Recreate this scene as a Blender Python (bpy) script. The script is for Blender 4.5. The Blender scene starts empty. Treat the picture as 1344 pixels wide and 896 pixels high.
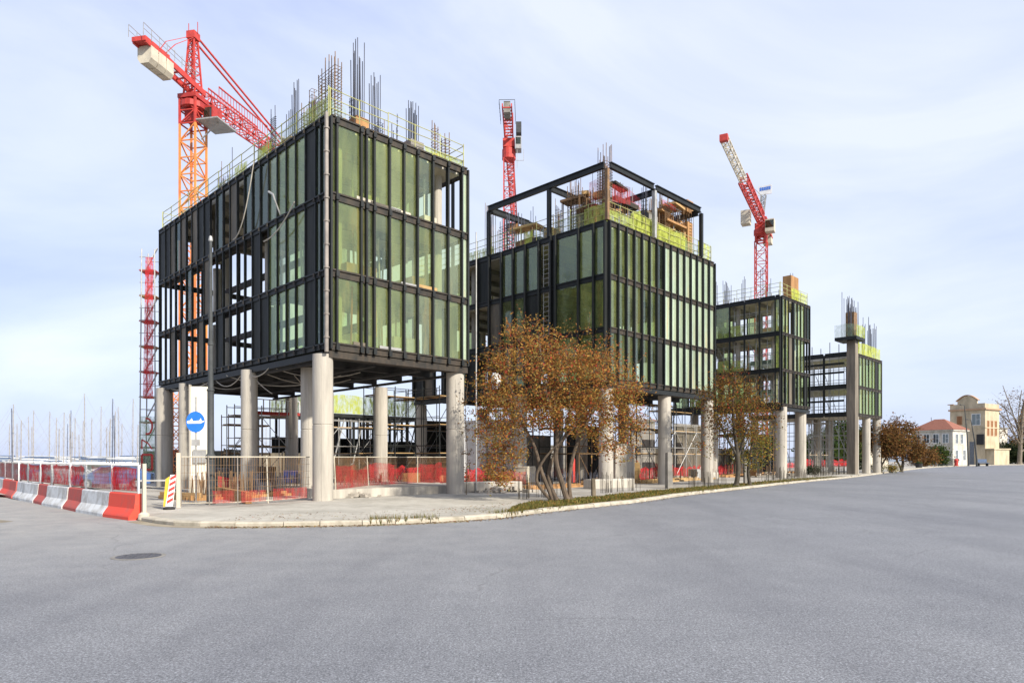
import bpy, math, random
from mathutils import Vector, Matrix
R = math.radians
random.seed(7)
scene = bpy.context.scene
COL = scene.collection
HC, FP, U0, V0 = 2.0, 890.0, 672.0, 600.0      # camera height, focal (photo px), principal column, horizon row

def GX(u, y): return (u-U0)/FP*y
def at(u, v, z=0.12):                           # where a point seen on a level sheet stands in the place
    y = FP*(HC-z)/(v-V0)
    return Vector((GX(u, y), y, z))

# ------------------------------------------------------------------ mesh building
class MB:
    def __init__(s): s.v=[]; s.f=[]; s.m=[]; s.mi=0
    def add(s, vs, fs):
        n=len(s.v); s.v.extend([tuple(a) for a in vs]); s.f.extend([[i+n for i in f] for f in fs]); s.m.extend([s.mi]*len(fs)); return s
    def box(s, x0,x1,y0,y1,z0,z1):
        return s.add([(x0,y0,z0),(x1,y0,z0),(x1,y1,z0),(x0,y1,z0),(x0,y0,z1),(x1,y0,z1),(x1,y1,z1),(x0,y1,z1)],
          [[0,3,2,1],[4,5,6,7],[0,1,5,4],[1,2,6,5],[2,3,7,6],[3,0,4,7]])
    def obox(s, c, hx, hy, z0, z1, ang):        # box turned about z
        ca,sa=math.cos(ang),math.sin(ang); vs=[]
        for z in (z0,z1):
            for (a,b) in ((-hx,-hy),(hx,-hy),(hx,hy),(-hx,hy)):
                vs.append((c[0]+a*ca-b*sa, c[1]+a*sa+b*ca, z))
        return s.add(vs,[[0,3,2,1],[4,5,6,7],[0,1,5,4],[1,2,6,5],[2,3,7,6],[3,0,4,7]])
    def bar(s, p, q, w, h=None, up=(0,0,1)):
        h = w if h is None else h
        p,q=Vector(p),Vector(q); d=q-p
        if d.length<1e-6: return s
        d.normalize(); u=Vector(up)
        if abs(d.dot(u))>.98: u=Vector((0,1,0)) if abs(d.y)<.9 else Vector((1,0,0))
        x=d.cross(u).normalized(); y=x.cross(d).normalized(); vs=[]
        for c in (p,q):
            for a,b in ((-1,-1),(1,-1),(1,1),(-1,1)): vs.append(c+x*(a*w/2)+y*(b*h/2))
        return s.add(vs,[[0,3,2,1],[4,5,6,7],[0,1,5,4],[1,2,6,5],[2,3,7,6],[3,0,4,7]])
    def tube(s, p, q, r0, r1=None, n=6, caps=True):
        r1=r0 if r1 is None else r1
        p,q=Vector(p),Vector(q); d=(q-p)
        if d.length<1e-6: return s
        d.normalize(); u=Vector((0,0,1)) if abs(d.z)<.95 else Vector((1,0,0))
        x=d.cross(u).normalized(); y=x.cross(d); vs=[]
        for c,r in ((p,r0),(q,r1)):
            for i in range(n):
                a=2*math.pi*i/n; vs.append(c+x*(r*math.cos(a))+y*(r*math.sin(a)))
        fs=[[i,(i+1)%n,n+(i+1)%n,n+i] for i in range(n)]
        if caps: fs+= [list(range(n-1,-1,-1)), list(range(n,2*n))]
        return s.add(vs,fs)
    def path(s, pts, r, n=6):
        rs = r if isinstance(r,(list,tuple)) else [r]*len(pts)
        for i in range(len(pts)-1): s.tube(pts[i],pts[i+1],rs[i],rs[i+1],n)
        return s
    def lathe(s, c, prof, n=24):                # prof: (r, z) bottom to top
        vs=[]; k=len(prof)
        for r,z in prof:
            for i in range(n):
                a=2*math.pi*i/n; vs.append((c[0]+r*math.cos(a), c[1]+r*math.sin(a), c[2]+z))
        fs=[]
        for j in range(k-1):
            for i in range(n): fs.append([j*n+i,j*n+(i+1)%n,(j+1)*n+(i+1)%n,(j+1)*n+i])
        fs.append(list(range(n-1,-1,-1))); fs.append(list(range((k-1)*n,k*n)))
        return s.add(vs,fs)
    def poly(s, pts, z0=None, z1=None):         # flat polygon or prism
        if z1 is None: return s.add([(p[0],p[1],z0 if z0 is not None else p[2]) for p in pts],[list(range(len(pts)))])
        n=len(pts); vs=[(p[0],p[1],z0) for p in pts]+[(p[0],p[1],z1) for p in pts]
        return s.add(vs,[list(range(n-1,-1,-1)),list(range(n,2*n))]+[[i,(i+1)%n,n+(i+1)%n,n+i] for i in range(n)])
    def prism(s, prof, p, q):                   # prof in (across, z), extruded from p to q on the ground
        p,q=Vector(p),Vector(q); d=(q-p); d.z=0; d.normalize(); x=Vector((d.y,-d.x,0)); n=len(prof)
        vs=[p+x*a+Vector((0,0,z)) for a,z in prof]+[q+x*a+Vector((0,0,z)) for a,z in prof]
        return s.add(vs,[list(range(n)),list(range(2*n-1,n-1,-1))]+[[i,n+i,n+(i+1)%n,(i+1)%n] for i in range(n)])
    def ball(s, c, rx, ry, rz, n=10, k=7):
        prof=[(math.sin(math.pi*j/k), -math.cos(math.pi*j/k)) for j in range(k+1)]
        vs=[];
        for r,z in prof:
            for i in range(n):
                a=2*math.pi*i/n; vs.append((c[0]+max(r,.02)*rx*math.cos(a), c[1]+max(r,.02)*ry*math.sin(a), c[2]+z*rz))
        fs=[[j*n+i,j*n+(i+1)%n,(j+1)*n+(i+1)%n,(j+1)*n+i] for j in range(k) for i in range(n)]
        return s.add(vs,fs)
    def lattice(s, p, q, w, h=None, chord=.12, brace=.06, step=None, sides=(0,1,2,3), up=(0,0,1)):
        h = w if h is None else h
        p,q=Vector(p),Vector(q); L=(q-p).length; d=(q-p)/L; u=Vector(up)
        if abs(d.dot(u))>.95: u=Vector((0,1,0))
        x=d.cross(u).normalized(); y=x.cross(d).normalized()
        k=[(-w/2,-h/2),(w/2,-h/2),(w/2,h/2),(-w/2,h/2)]
        for a,b in k: s.bar(p+x*a+y*b, q+x*a+y*b, chord)
        step=step or max(w,h); n=max(1,round(L/step))
        for i in range(n):
            c0=p+d*(L*i/n); c1=p+d*(L*(i+1)/n)
            for e in sides:
                a,b=k[e],k[(e+1)%4]
                A0,B0=c0+x*a[0]+y*a[1],c0+x*b[0]+y*b[1]; A1,B1=c1+x*a[0]+y*a[1],c1+x*b[0]+y*b[1]
                s.bar(A0,B0,brace)
                if (i+e)%2: s.bar(A0,B1,brace)
                else: s.bar(B0,A1,brace)
        return s
    def build(s, name, mat, parent=None, smooth=False):
        me=bpy.data.meshes.new(name); me.from_pydata(s.v,[],s.f)
        mats = mat if isinstance(mat,(list,tuple)) else [mat]
        for m_ in mats: me.materials.append(m_)
        if len(mats)>1: me.polygons.foreach_set('material_index', s.m)
        if smooth: me.polygons.foreach_set('use_smooth',[True]*len(s.f)); me.set_sharp_from_angle(angle=R(28))
        me.update(); o=bpy.data.objects.new(name,me); COL.objects.link(o)
        if parent is not None: o.parent=parent
        return o

def tag(o, label=None, cat=None, group=None, kind=None):
    if label: o['label']=label
    if cat: o['category']=cat
    if group: o['group']=group
    if kind: o['kind']=kind
    return o
def thing(name, label, cat, loc=(0,0,0), rz=0.0, group=None):
    o=bpy.data.objects.new(name,None); COL.objects.link(o); o.empty_display_size=.2
    o.location=loc; o.rotation_euler=(0,0,rz); return tag(o,label,cat,group)
def dup(o, parent=None):
    c=o.copy(); COL.objects.link(c)
    if parent is not None: c.parent=parent
    for ch in list(o.children): dup(ch,c)
    return c

# ------------------------------------------------------------------ materials
def nodes(name):
    m=bpy.data.materials.new(name); m.use_nodes=True; nt=m.node_tree
    return m, nt, nt.nodes, nt.links, nt.nodes['Principled BSDF']
def ramp(N, stops, interp='LINEAR'):
    r=N.new('ShaderNodeValToRGB'); e=r.color_ramp.elements; r.color_ramp.interpolation=interp
    while len(e)>1: e.remove(e[-1])
    for i,(p,c) in enumerate(stops):
        el = e[0] if i==0 else e.new(p)
        el.position=p; el.color=(c[0],c[1],c[2],1)
    return r
def noise(N,L,scale,detail=4,rough=.6,vec=None,stretch=None):
    n=N.new('ShaderNodeTexNoise'); n.inputs['Scale'].default_value=scale; n.inputs['Detail'].default_value=detail; n.inputs['Roughness'].default_value=rough
    if vec is None:
        tc=N.new('ShaderNodeTexCoord'); vec=tc.outputs['Object']
    if stretch:
        mp=N.new('ShaderNodeMapping'); mp.inputs['Scale'].default_value=stretch[:3]
        if len(stretch)>3: mp.inputs['Rotation'].default_value=(0,0,stretch[3])
        L.new(vec,mp.inputs['Vector']); vec=mp.outputs['Vector']
    L.new(vec,n.inputs['Vector']); return n
def mixc(N,L,fac,a,b,mode='MIX'):
    x=N.new('ShaderNodeMix'); x.data_type='RGBA'; x.blend_type=mode
    for sock,val in ((x.inputs[0],fac),(x.inputs[6],a),(x.inputs[7],b)):
        if isinstance(val,(int,float)): sock.default_value=val
        elif isinstance(val,(tuple,list)): sock.default_value=(val[0],val[1],val[2],1)
        else: L.new(val,sock)
    return x.outputs[2]
def mat(name, c, c2=None, rough=.7, scale=3.0, metal=0.0, bump=0.0, bscale=40, spec=.4, stretch=None, lo=.35, hi=.65):
    m,nt,N,L,P=nodes(name)
    P.inputs['Roughness'].default_value=rough; P.inputs['Metallic'].default_value=metal; P.inputs['Specular IOR Level'].default_value=spec
    c2 = c2 or tuple(x*.72 for x in c)
    n=noise(N,L,scale,6,.65,stretch=stretch); r=ramp(N,[(lo,c2),(hi,c)]); L.new(n.outputs['Fac'],r.inputs['Fac']); L.new(r.outputs['Color'],P.inputs['Base Color'])
    if bump:
        b=N.new('ShaderNodeBump'); b.inputs['Strength'].default_value=bump; b.inputs['Distance'].default_value=.02
        n2=noise(N,L,bscale,5,.6); L.new(n2.outputs['Fac'],b.inputs['Height']); L.new(b.outputs['Normal'],P.inputs['Normal'])
    return m
def leaf_mat(name, stops, trans=.35):
    m,nt,N,L,P=nodes(name); g=N.new('ShaderNodeNewGeometry'); r=ramp(N,stops,'CONSTANT'); L.new(g.outputs['Random Per Island'],r.inputs['Fac'])
    d=N.new('ShaderNodeBsdfDiffuse'); t=N.new('ShaderNodeBsdfTranslucent'); mx=N.new('ShaderNodeMixShader'); mx.inputs[0].default_value=trans
    L.new(r.outputs['Color'],d.inputs['Color']); L.new(r.outputs['Color'],t.inputs['Color'])
    L.new(d.outputs[0],mx.inputs[1]); L.new(t.outputs[0],mx.inputs[2]); L.new(mx.outputs[0],N['Material Output'].inputs['Surface']); return m
def net_mat(name, c, opacity=.55, cell=9.0, streak=True):
    m,nt,N,L,P=nodes(name); tr=N.new('ShaderNodeBsdfTransparent'); mx=N.new('ShaderNodeMixShader')
    d=N.new('ShaderNodeBsdfDiffuse'); t=N.new('ShaderNodeBsdfTranslucent'); m2=N.new('ShaderNodeMixShader'); m2.inputs[0].default_value=.4
    n1=noise(N,L,2.2,4,.7); cr=ramp(N,[(.3,tuple(x*.7 for x in c)),(.7,c)]); L.new(n1.outputs['Fac'],cr.inputs['Fac'])
    L.new(cr.outputs['Color'],d.inputs['Color']); L.new(cr.outputs['Color'],t.inputs['Color']); L.new(d.outputs[0],m2.inputs[1]); L.new(t.outputs[0],m2.inputs[2])
    n2=noise(N,L,cell,3,.7,stretch=(1,1,.35)); o=ramp(N,[(.36,(opacity*.45,)*3),(.6,(min(1,opacity*1.45),)*3)]); L.new(n2.outputs['Fac'],o.inputs['Fac'])
    L.new(o.outputs['Color'],mx.inputs[0]); L.new(tr.outputs[0],mx.inputs[1]); L.new(m2.outputs[0],mx.inputs[2]); L.new(mx.outputs[0],N['Material Output'].inputs['Surface']); return m
def glass_mat(name, tint, film, filmfac, gloss=.16, streak=1.2):
    m,nt,N,L,P=nodes(name)
    tr=N.new('ShaderNodeBsdfTransparent'); tr.inputs['Color'].default_value=(*tint,1)
    d=N.new('ShaderNodeBsdfDiffuse'); t=N.new('ShaderNodeBsdfTranslucent'); m0=N.new('ShaderNodeMixShader'); m0.inputs[0].default_value=.55
    geo=N.new('ShaderNodeObjectInfo'); tc=N.new('ShaderNodeTexCoord'); ad=N.new('ShaderNodeVectorMath'); ad.operation='ADD'
    L.new(tc.outputs['Object'],ad.inputs[0]); L.new(geo.outputs['Random'],ad.inputs[1])
    n1=noise(N,L,streak,5,.65,vec=ad.outputs[0],stretch=(1,1,.3)); cr=ramp(N,[(.3,tuple(x*.78 for x in film)),(.7,film)]); L.new(n1.outputs['Fac'],cr.inputs['Fac'])
    ns=noise(N,L,1.1,5,.7,vec=ad.outputs[0],stretch=(1.6,1.6,.22)); rs=ramp(N,[(.53,(0,0,0)),(.68,(.75,.75,.75))]); L.new(ns.outputs['Fac'],rs.inputs['Fac'])
    fc=mixc(N,L,rs.outputs['Color'],cr.outputs['Color'],tuple(a*b for a,b in zip(film,(1.0,.72,.5))))
    L.new(fc,d.inputs['Color']); L.new(fc,t.inputs['Color']); L.new(d.outputs[0],m0.inputs[1]); L.new(t.outputs[0],m0.inputs[2])
    rv=N.new('ShaderNodeMath'); rv.operation='MULTIPLY_ADD'; rv.inputs[1].default_value=.34; L.new(geo.outputs['Random'],rv.inputs[0])
    rv0=N.new('ShaderNodeMath'); rv0.operation='SUBTRACT'; rv0.inputs[1].default_value=.17; L.new(n1.outputs['Fac'],rv0.inputs[0]); L.new(rv0.outputs[0],rv.inputs[2])
    fr=ramp(N,[(.3,(max(0,filmfac-.12),)*3),(.72,(min(1,filmfac+.16),)*3)]); L.new(rv.outputs[0],fr.inputs['Fac'])
    fo=N.new('ShaderNodeMath'); fo.operation='MULTIPLY_ADD'; fo.inputs[1].default_value=.3; fo.use_clamp=True; L.new(rs.outputs['Color'],fo.inputs[0]); L.new(fr.outputs['Color'],fo.inputs[2])
    m1=N.new('ShaderNodeMixShader'); L.new(fo.outputs[0],m1.inputs[0]); L.new(tr.outputs[0],m1.inputs[1]); L.new(m0.outputs[0],m1.inputs[2])
    g=N.new('ShaderNodeBsdfGlossy'); g.inputs['Roughness'].default_value=.06; g.inputs['Color'].default_value=(.85,.95,.88,1)
    lw=N.new('ShaderNodeLayerWeight'); lw.inputs['Blend'].default_value=.25; ma=N.new('ShaderNodeMath'); ma.operation='MULTIPLY_ADD'; ma.inputs[1].default_value=.22; ma.inputs[2].default_value=gloss*.42
    nb=noise(N,L,.5,2,.5,vec=ad.outputs[0]); bp=N.new('ShaderNodeBump'); bp.inputs['Strength'].default_value=.25; bp.inputs['Distance'].default_value=.12; L.new(nb.outputs['Fac'],bp.inputs['Height']); L.new(bp.outputs['Normal'],g.inputs['Normal'])
    L.new(lw.outputs['Facing'],ma.inputs[0]); m2=N.new('ShaderNodeMixShader'); L.new(ma.outputs[0],m2.inputs[0]); L.new(m1.outputs[0],m2.inputs[1]); L.new(g.outputs[0],m2.inputs[2])
    L.new(m2.outputs[0],N['Material Output'].inputs['Surface']); return m

M={}
M['concrete']=mat('concrete',(.47,.43,.36),(.29,.265,.225),.88,1.6,bump=.3,bscale=18,stretch=(1.6,1.6,.16),lo=.3,hi=.62)
M['concrete_dark']=mat('concrete_dark',(.27,.25,.22),(.16,.15,.13),.9,1.5,bump=.2)
M['pier']=mat('pier',(.25,.21,.16),(.11,.095,.075),.9,1.2,bump=.3,stretch=(1.5,1.5,.2))
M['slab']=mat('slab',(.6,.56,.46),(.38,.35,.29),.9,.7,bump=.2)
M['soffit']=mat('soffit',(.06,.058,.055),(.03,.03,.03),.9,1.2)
M['steel_dark']=mat('steel_dark',(.02,.022,.021),(.01,.012,.012),.55,1.4,spec=.3,stretch=(1.5,1.5,.4))
M['steel_rust']=mat('steel_rust',(.06,.046,.032),(.02,.02,.018),.65,2.6,spec=.3,stretch=(1,1,.6))
M['panel_dark']=mat('panel_dark',(.034,.036,.032),(.013,.015,.014),.6,1.8,stretch=(1.5,1.5,.2),spec=.2)
M['panel_brown']=mat('panel_brown',(.17,.14,.1),(.07,.065,.05),.7,1.4,stretch=(1,1,.25))
M['pipe']=mat('pipe',(.3,.26,.22),(.16,.14,.12),.5,1.5)
M['galv']=mat('galv',(.42,.42,.4),(.3,.29,.27),.5,3,metal=.3)
M['pole_grey']=mat('pole_grey',(.065,.07,.07),(.04,.043,.043),.6,2.5,spec=.3)
M['rebar']=mat('rebar',(.075,.085,.12),(.06,.06,.07),.7,4)
M['rebar_rust']=mat('rebar_rust',(.26,.15,.07),(.12,.08,.05),.8,3)
M['formwork']=mat('formwork',(.42,.23,.09),(.26,.13,.05),.8,2,stretch=(1,1,.3))
M['timber']=mat('timber',(.5,.33,.14),(.36,.22,.09),.8,3,stretch=(.3,1,1))
M['rail']=mat('rail',(.46,.47,.17),(.3,.28,.12),.6,2)
M['red']=mat('red',(.56,.055,.04),(.36,.04,.032),.6,2.5)
M['red_dark']=mat('red_dark',(.42,.04,.03),(.3,.03,.025),.5,2)
M['orange']=mat('orange',(.72,.3,.07),(.6,.16,.05),.55,.6)
M['cream']=mat('cream',(.58,.52,.4),(.42,.38,.3),.85,1.2,bump=.1)
M['cream_light']=mat('cream_light',(.78,.73,.6),(.66,.61,.5),.85,1.2,bump=.1)
M['white_paint']=mat('white_paint',(.78,.78,.76),(.6,.6,.58),.55,2)
M['barrier_white']=mat('barrier_white',(.6,.61,.6),(.32,.3,.26),.8,2.4,bump=.2,lo=.3,hi=.58)
M['barrier_red']=mat('barrier_red',(.66,.065,.035),(.48,.085,.06),.7,2.6,bump=.15,lo=.28,hi=.5)
M['barrier_red_old']=mat('barrier_red_old',(.5,.075,.055),(.36,.09,.07),.75,4,bump=.1)
M['net_red']=net_mat('net_red',(.75,.05,.06),.62)
M['net_red_thin']=net_mat('net_red_thin',(.7,.08,.08),.36,6)
M['net_green']=net_mat('net_green',(.54,.63,.17),.62,5)
M['net_lime']=net_mat('net_lime',(.6,.66,.14),.68,4)
M['net_pale']=net_mat('net_pale',(.45,.6,.4),.3,5)
M['glass_olive']=glass_mat('glass_olive',(.9,.97,.68),(.54,.58,.28),.2)
M['glass_clear']=glass_mat('glass_clear',(.94,.99,.82),(.58,.62,.38),.06)
M['glass_dim']=glass_mat('glass_dim',(.74,.8,.56),(.38,.42,.22),.24)
M['glass_mint']=glass_mat('glass_mint',(.82,.94,.8),(.82,.92,.72),.72,.26,.6)  # protective film, its mint colour brightened to carry the bright sky's reflection
M['glass_dark']=glass_mat('glass_dark',(.46,.52,.42),(.1,.115,.085),.32)
M['glass_window']=glass_mat('glass_window',(.3,.35,.4),(.2,.23,.26),.75,.3)
M['blue_sign']=mat('blue_sign',(.02,.16,.62),(.015,.13,.5),.35,3)
M['blue_plastic']=mat('blue_plastic',(.02,.15,.62),(.02,.12,.5),.4,4)
M['kerb']=mat('kerb',(.47,.42,.33),(.27,.24,.18),.92,1.8,bump=.4,bscale=22,lo=.3,hi=.6)
M['bark']=mat('bark',(.19,.15,.1),(.1,.08,.055),.9,6,bump=.5,bscale=30,stretch=(1,1,.3))
M['bark_mid']=mat('bark_mid',(.15,.11,.075),(.07,.052,.036),.9,7,bump=.6,bscale=30,stretch=(1,1,.3))
M['bark_dark']=mat('bark_dark',(.09,.075,.055),(.05,.042,.03),.9,6,bump=.5,bscale=30)
M['bark_pale']=mat('bark_pale',(.24,.2,.15),(.15,.125,.09),.9,4)
M['soil']=mat('soil',(.15,.12,.06),(.09,.08,.04),.95,4,bump=.5)
M['rubble']=mat('rubble',(.42,.38,.32),(.26,.23,.19),.95,6,bump=.4)
M['house_white']=mat('house_white',(.66,.62,.53),(.36,.33,.27),.9,.6,bump=.1,stretch=(1,1,.5))
M['house_cream']=mat('house_cream',(.58,.48,.32),(.36,.3,.2),.9,.55,bump=.1,stretch=(1,1,.5))
M['house_trim']=mat('house_trim',(.48,.3,.18),(.4,.26,.16),.9,1)
M['shutter']=mat('shutter',(.3,.13,.05),(.2,.09,.035),.7,4)
M['door_grey']=mat('door_grey',(.16,.18,.2),(.1,.11,.12),.6,3)
M['crack']=mat('crack',(.07,.07,.072),(.05,.05,.05),.9,4)
M['tyre']=mat('tyre',(.03,.03,.03),None,.8,4)
M['car_blue']=mat('car_blue',(.05,.12,.3),(.045,.1,.26),.25,1)
M['car_grey']=mat('car_grey',(.35,.37,.4),(.3,.32,.35),.25,1)
M['hull_white']=mat('hull_white',(.75,.76,.76),(.62,.63,.64),.35,.4)
M['hull_blue']=mat('hull_blue',(.06,.1,.2),(.05,.08,.16),.35,.4)
M['mast_pale']=mat('mast_pale',(.36,.33,.29),(.24,.22,.2),.6,2)
M['mast_dark']=mat('mast_dark',(.1,.12,.17),(.07,.08,.11),.5,2)
M['tarp']=mat('tarp',(.1,.14,.22),(.06,.09,.15),.8,2)
M['canvas']=mat('canvas',(.5,.5,.48),(.36,.37,.38),.8,2)
M['yellow']=mat('yellow',(.7,.5,.05),(.6,.4,.04),.6,2)
M['cable']=mat('cable',(.5,.46,.38),(.35,.32,.27),.7,2)
M['iron']=mat('iron',(.13,.13,.14),(.07,.07,.075),.6,12,metal=.4,bump=.5,bscale=60)
M['globe']=mat('globe',(.8,.78,.7),(.72,.7,.62),.3,2)

def roof_tiles():
    m,nt,N,L,P=nodes('roof_tiles'); P.inputs['Roughness'].default_value=.9
    w=N.new('ShaderNodeTexWave'); w.inputs['Scale'].default_value=1.6; w.inputs['Distortion'].default_value=1.0; w.bands_direction='Z'
    tc=N.new('ShaderNodeTexCoord'); L.new(tc.outputs['Object'],w.inputs['Vector'])
    n=noise(N,L,5,5,.7); r=ramp(N,[(.3,(.2,.07,.045)),(.7,(.36,.145,.09))]); L.new(n.outputs['Fac'],r.inputs['Fac'])
    L.new(mixc(N,L,.25,r.outputs['Color'],w.outputs['Color'],'MULTIPLY'),P.inputs['Base Color']); return m
M['roof']=roof_tiles()

def asphalt():
    m,nt,N,L,P=nodes('asphalt'); P.inputs['Roughness'].default_value=.82; P.inputs['Specular IOR Level'].default_value=.35
    fine=noise(N,L,42,3,.85); vor=N.new('ShaderNodeTexVoronoi'); vor.inputs['Scale'].default_value=48
    tc=N.new('ShaderNodeTexCoord'); L.new(tc.outputs['Object'],vor.inputs['Vector'])
    big=noise(N,L,.16,5,.6); st=noise(N,L,.5,5,.62,stretch=(1.0,.07,1,R(37))); mid=noise(N,L,1.3,6,.7)
    base=ramp(N,[(.3,(.15,.154,.164)),(.7,(.19,.193,.2))]); L.new(big.outputs['Fac'],base.inputs['Fac'])
    s2=ramp(N,[(.36,(.8,.8,.82)),(.5,(.99,.99,.99)),(.64,(1.1,1.1,1.09))]); L.new(st.outputs['Fac'],s2.inputs['Fac'])
    c=mixc(N,L,.55,base.outputs['Color'],s2.outputs['Color'],'MULTIPLY')
    md=ramp(N,[(.3,(.9,.9,.9)),(.7,(1.08,1.08,1.08))]); L.new(mid.outputs['Fac'],md.inputs['Fac']); c=mixc(N,L,.7,c,md.outputs['Color'],'MULTIPLY')
    fr=ramp(N,[(.36,(.42,.42,.42)),(.5,(.95,.95,.95)),(.64,(1.95,1.95,1.97))]); L.new(fine.outputs['Fac'],fr.inputs['Fac']); c=mixc(N,L,.9,c,fr.outputs['Color'],'MULTIPLY')
    f2=noise(N,L,13,4,.8); fr2=ramp(N,[(.36,(.74,.74,.74)),(.5,(1,1,1)),(.64,(1.25,1.25,1.25))]); L.new(f2.outputs['Fac'],fr2.inputs['Fac']); c=mixc(N,L,.8,c,fr2.outputs['Color'],'MULTIPLY')
    # sandy dust drifting in from the corner of the site (world-placed wear)
    sep=N.new('ShaderNodeSeparateXYZ'); L.new(tc.outputs['Object'],sep.inputs[0])
    dx=N.new('ShaderNodeMapRange'); dx.inputs[1].default_value=8; dx.inputs[2].default_value=-16; dx.inputs[3].default_value=0; dx.inputs[4].default_value=1
    L.new(sep.outputs['X'],dx.inputs[0]); dy=N.new('ShaderNodeMapRange'); dy.inputs[1].default_value=6; dy.inputs[2].default_value=19; L.new(sep.outputs['Y'],dy.inputs[0])
    mu=N.new('ShaderNodeMath'); mu.operation='MULTIPLY'; L.new(dx.outputs[0],mu.inputs[0]); L.new(dy.outputs[0],mu.inputs[1])
    m3=N.new('ShaderNodeMath'); m3.operation='MULTIPLY'; L.new(mu.outputs[0],m3.inputs[0]); L.new(mid.outputs['Fac'],m3.inputs[1])
    m4=N.new('ShaderNodeMath'); m4.operation='MULTIPLY'; L.new(m3.outputs[0],m4.inputs[0]); m4.inputs[1].default_value=1.15; m4.use_clamp=True
    c=mixc(N,L,m4.outputs[0],c,(.36,.34,.3))
    # hairline cracks
    wv=noise(N,L,.7,3,.5); vc=N.new('ShaderNodeTexVoronoi'); vc.feature='DISTANCE_TO_EDGE'; vc.inputs['Scale'].default_value=.2
    vm=N.new('ShaderNodeVectorMath'); vm.operation='ADD'; L.new(tc.outputs['Object'],vm.inputs[0]); L.new(wv.outputs['Color'],vm.inputs[1]); L.new(vm.outputs[0],vc.inputs['Vector'])
    cr=ramp(N,[(.0,(1,1,1)),(.0025,(1,1,1)),(.006,(0,0,0))]); L.new(vc.outputs['Distance'],cr.inputs['Fac'])
    gate=ramp(N,[(.5,(0,0,0)),(.58,(.3,.3,.3))]); L.new(big.outputs['Fac'],gate.inputs['Fac'])
    mk=N.new('ShaderNodeMath'); mk.operation='MULTIPLY'; L.new(cr.outputs['Color'],mk.inputs[0]); L.new(gate.outputs['Color'],mk.inputs[1])
    c=mixc(N,L,mk.outputs[0],c,(.05,.05,.05))
    L.new(c,P.inputs['Base Color'])
    b=N.new('ShaderNodeBump'); b.inputs['Strength'].default_value=.5; b.inputs['Distance'].default_value=.012; L.new(fine.outputs['Fac'],b.inputs['Height']); L.new(b.outputs['Normal'],P.inputs['Normal'])
    return m
M['asphalt']=asphalt()
def pave_mat(name, c0, c1, c2):
    m,nt,N,L,P=nodes(name); P.inputs['Roughness'].default_value=.92
    a=noise(N,L,.35,6,.65); b_=noise(N,L,2.5,6,.7); f=noise(N,L,30,3,.7)
    r=ramp(N,[(.32,c0),(.5,c1),(.68,c2)]); L.new(a.outputs['Fac'],r.inputs['Fac'])
    s=ramp(N,[(.3,(.7,.69,.66)),(.6,(1.05,1.05,1.05))]); L.new(b_.outputs['Fac'],s.inputs['Fac']); c=mixc(N,L,.7,r.outputs['Color'],s.outputs['Color'],'MULTIPLY')
    f2=ramp(N,[(.3,(.8,.8,.8)),(.7,(1.15,1.15,1.15))]); L.new(f.outputs['Fac'],f2.inputs['Fac']); c=mixc(N,L,.7,c,f2.outputs['Color'],'MULTIPLY')
    L.new(c,P.inputs['Base Color'])
    bp=N.new('ShaderNodeBump'); bp.inputs['Strength'].default_value=.4; bp.inputs['Distance'].default_value=.03; L.new(b_.outputs['Fac'],bp.inputs['Height']); L.new(bp.outputs['Normal'],P.inputs['Normal']); return m
M['pave']=pave_mat('pave',(.3,.28,.23),(.4,.37,.31),(.47,.44,.37))
M['soil_pale']=pave_mat('soil_pale',(.16,.13,.085),(.27,.235,.17),(.36,.33,.27))
M['site']=pave_mat('site',(.24,.21,.17),(.36,.33,.28),(.46,.43,.37))
M['gutter']=pave_mat('gutter',(.2,.165,.11),(.3,.25,.17),(.36,.32,.25))
def water_mat():
    m,nt,N,L,P=nodes('sea_water'); P.inputs['Base Color'].default_value=(.17,.2,.22,1); P.inputs['Roughness'].default_value=.45
    n=noise(N,L,.5,4,.6); b=N.new('ShaderNodeBump'); b.inputs['Strength'].default_value=.4; b.inputs['Distance'].default_value=.3; L.new(n.outputs['Fac'],b.inputs['Height']); L.new(b.outputs['Normal'],P.inputs['Normal']); return m
M['water']=water_mat()
M['grass']=leaf_mat('grass_blades',[(0,(.1,.11,.03)),(.25,(.15,.14,.04)),(.45,(.24,.19,.07)),(.65,(.13,.12,.04)),(.8,(.3,.17,.05)),(.92,(.2,.2,.05))])
M['leaf_autumn']=leaf_mat('leaf_autumn',[(0,(.29,.125,.04)),(.2,(.38,.2,.05)),(.38,(.18,.085,.035)),(.5,(.27,.22,.065)),(.64,(.46,.27,.07)),(.79,(.32,.085,.035)),(.91,(.15,.13,.045)),(.975,(.45,.06,.04))])
M['leaf_brown']=leaf_mat('leaf_brown',[(0,(.18,.085,.03)),(.3,(.11,.06,.03)),(.55,(.24,.12,.04)),(.68,(.2,.17,.04)),(.8,(.36,.2,.04)),(.9,(.12,.13,.03)),(.97,(.4,.06,.03))])
M['leaf_olive']=leaf_mat('leaf_olive',[(0,(.22,.17,.04)),(.3,(.16,.17,.04)),(.55,(.36,.24,.05)),(.75,(.12,.13,.035)),(.9,(.42,.16,.04))])
M['leaf_rust']=leaf_mat('leaf_rust',[(0,(.17,.085,.035)),(.3,(.11,.06,.03)),(.55,(.24,.12,.04)),(.8,(.15,.1,.04)),(.94,(.1,.1,.03))])
M['leaf_green']=leaf_mat('leaf_green',[(0,(.035,.06,.02)),(.4,(.06,.085,.025)),(.75,(.09,.11,.03))])
M['leaf_dark']=leaf_mat('leaf_dark',[(0,(.025,.04,.02)),(.5,(.04,.055,.025)),(.8,(.06,.065,.03))])
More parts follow.
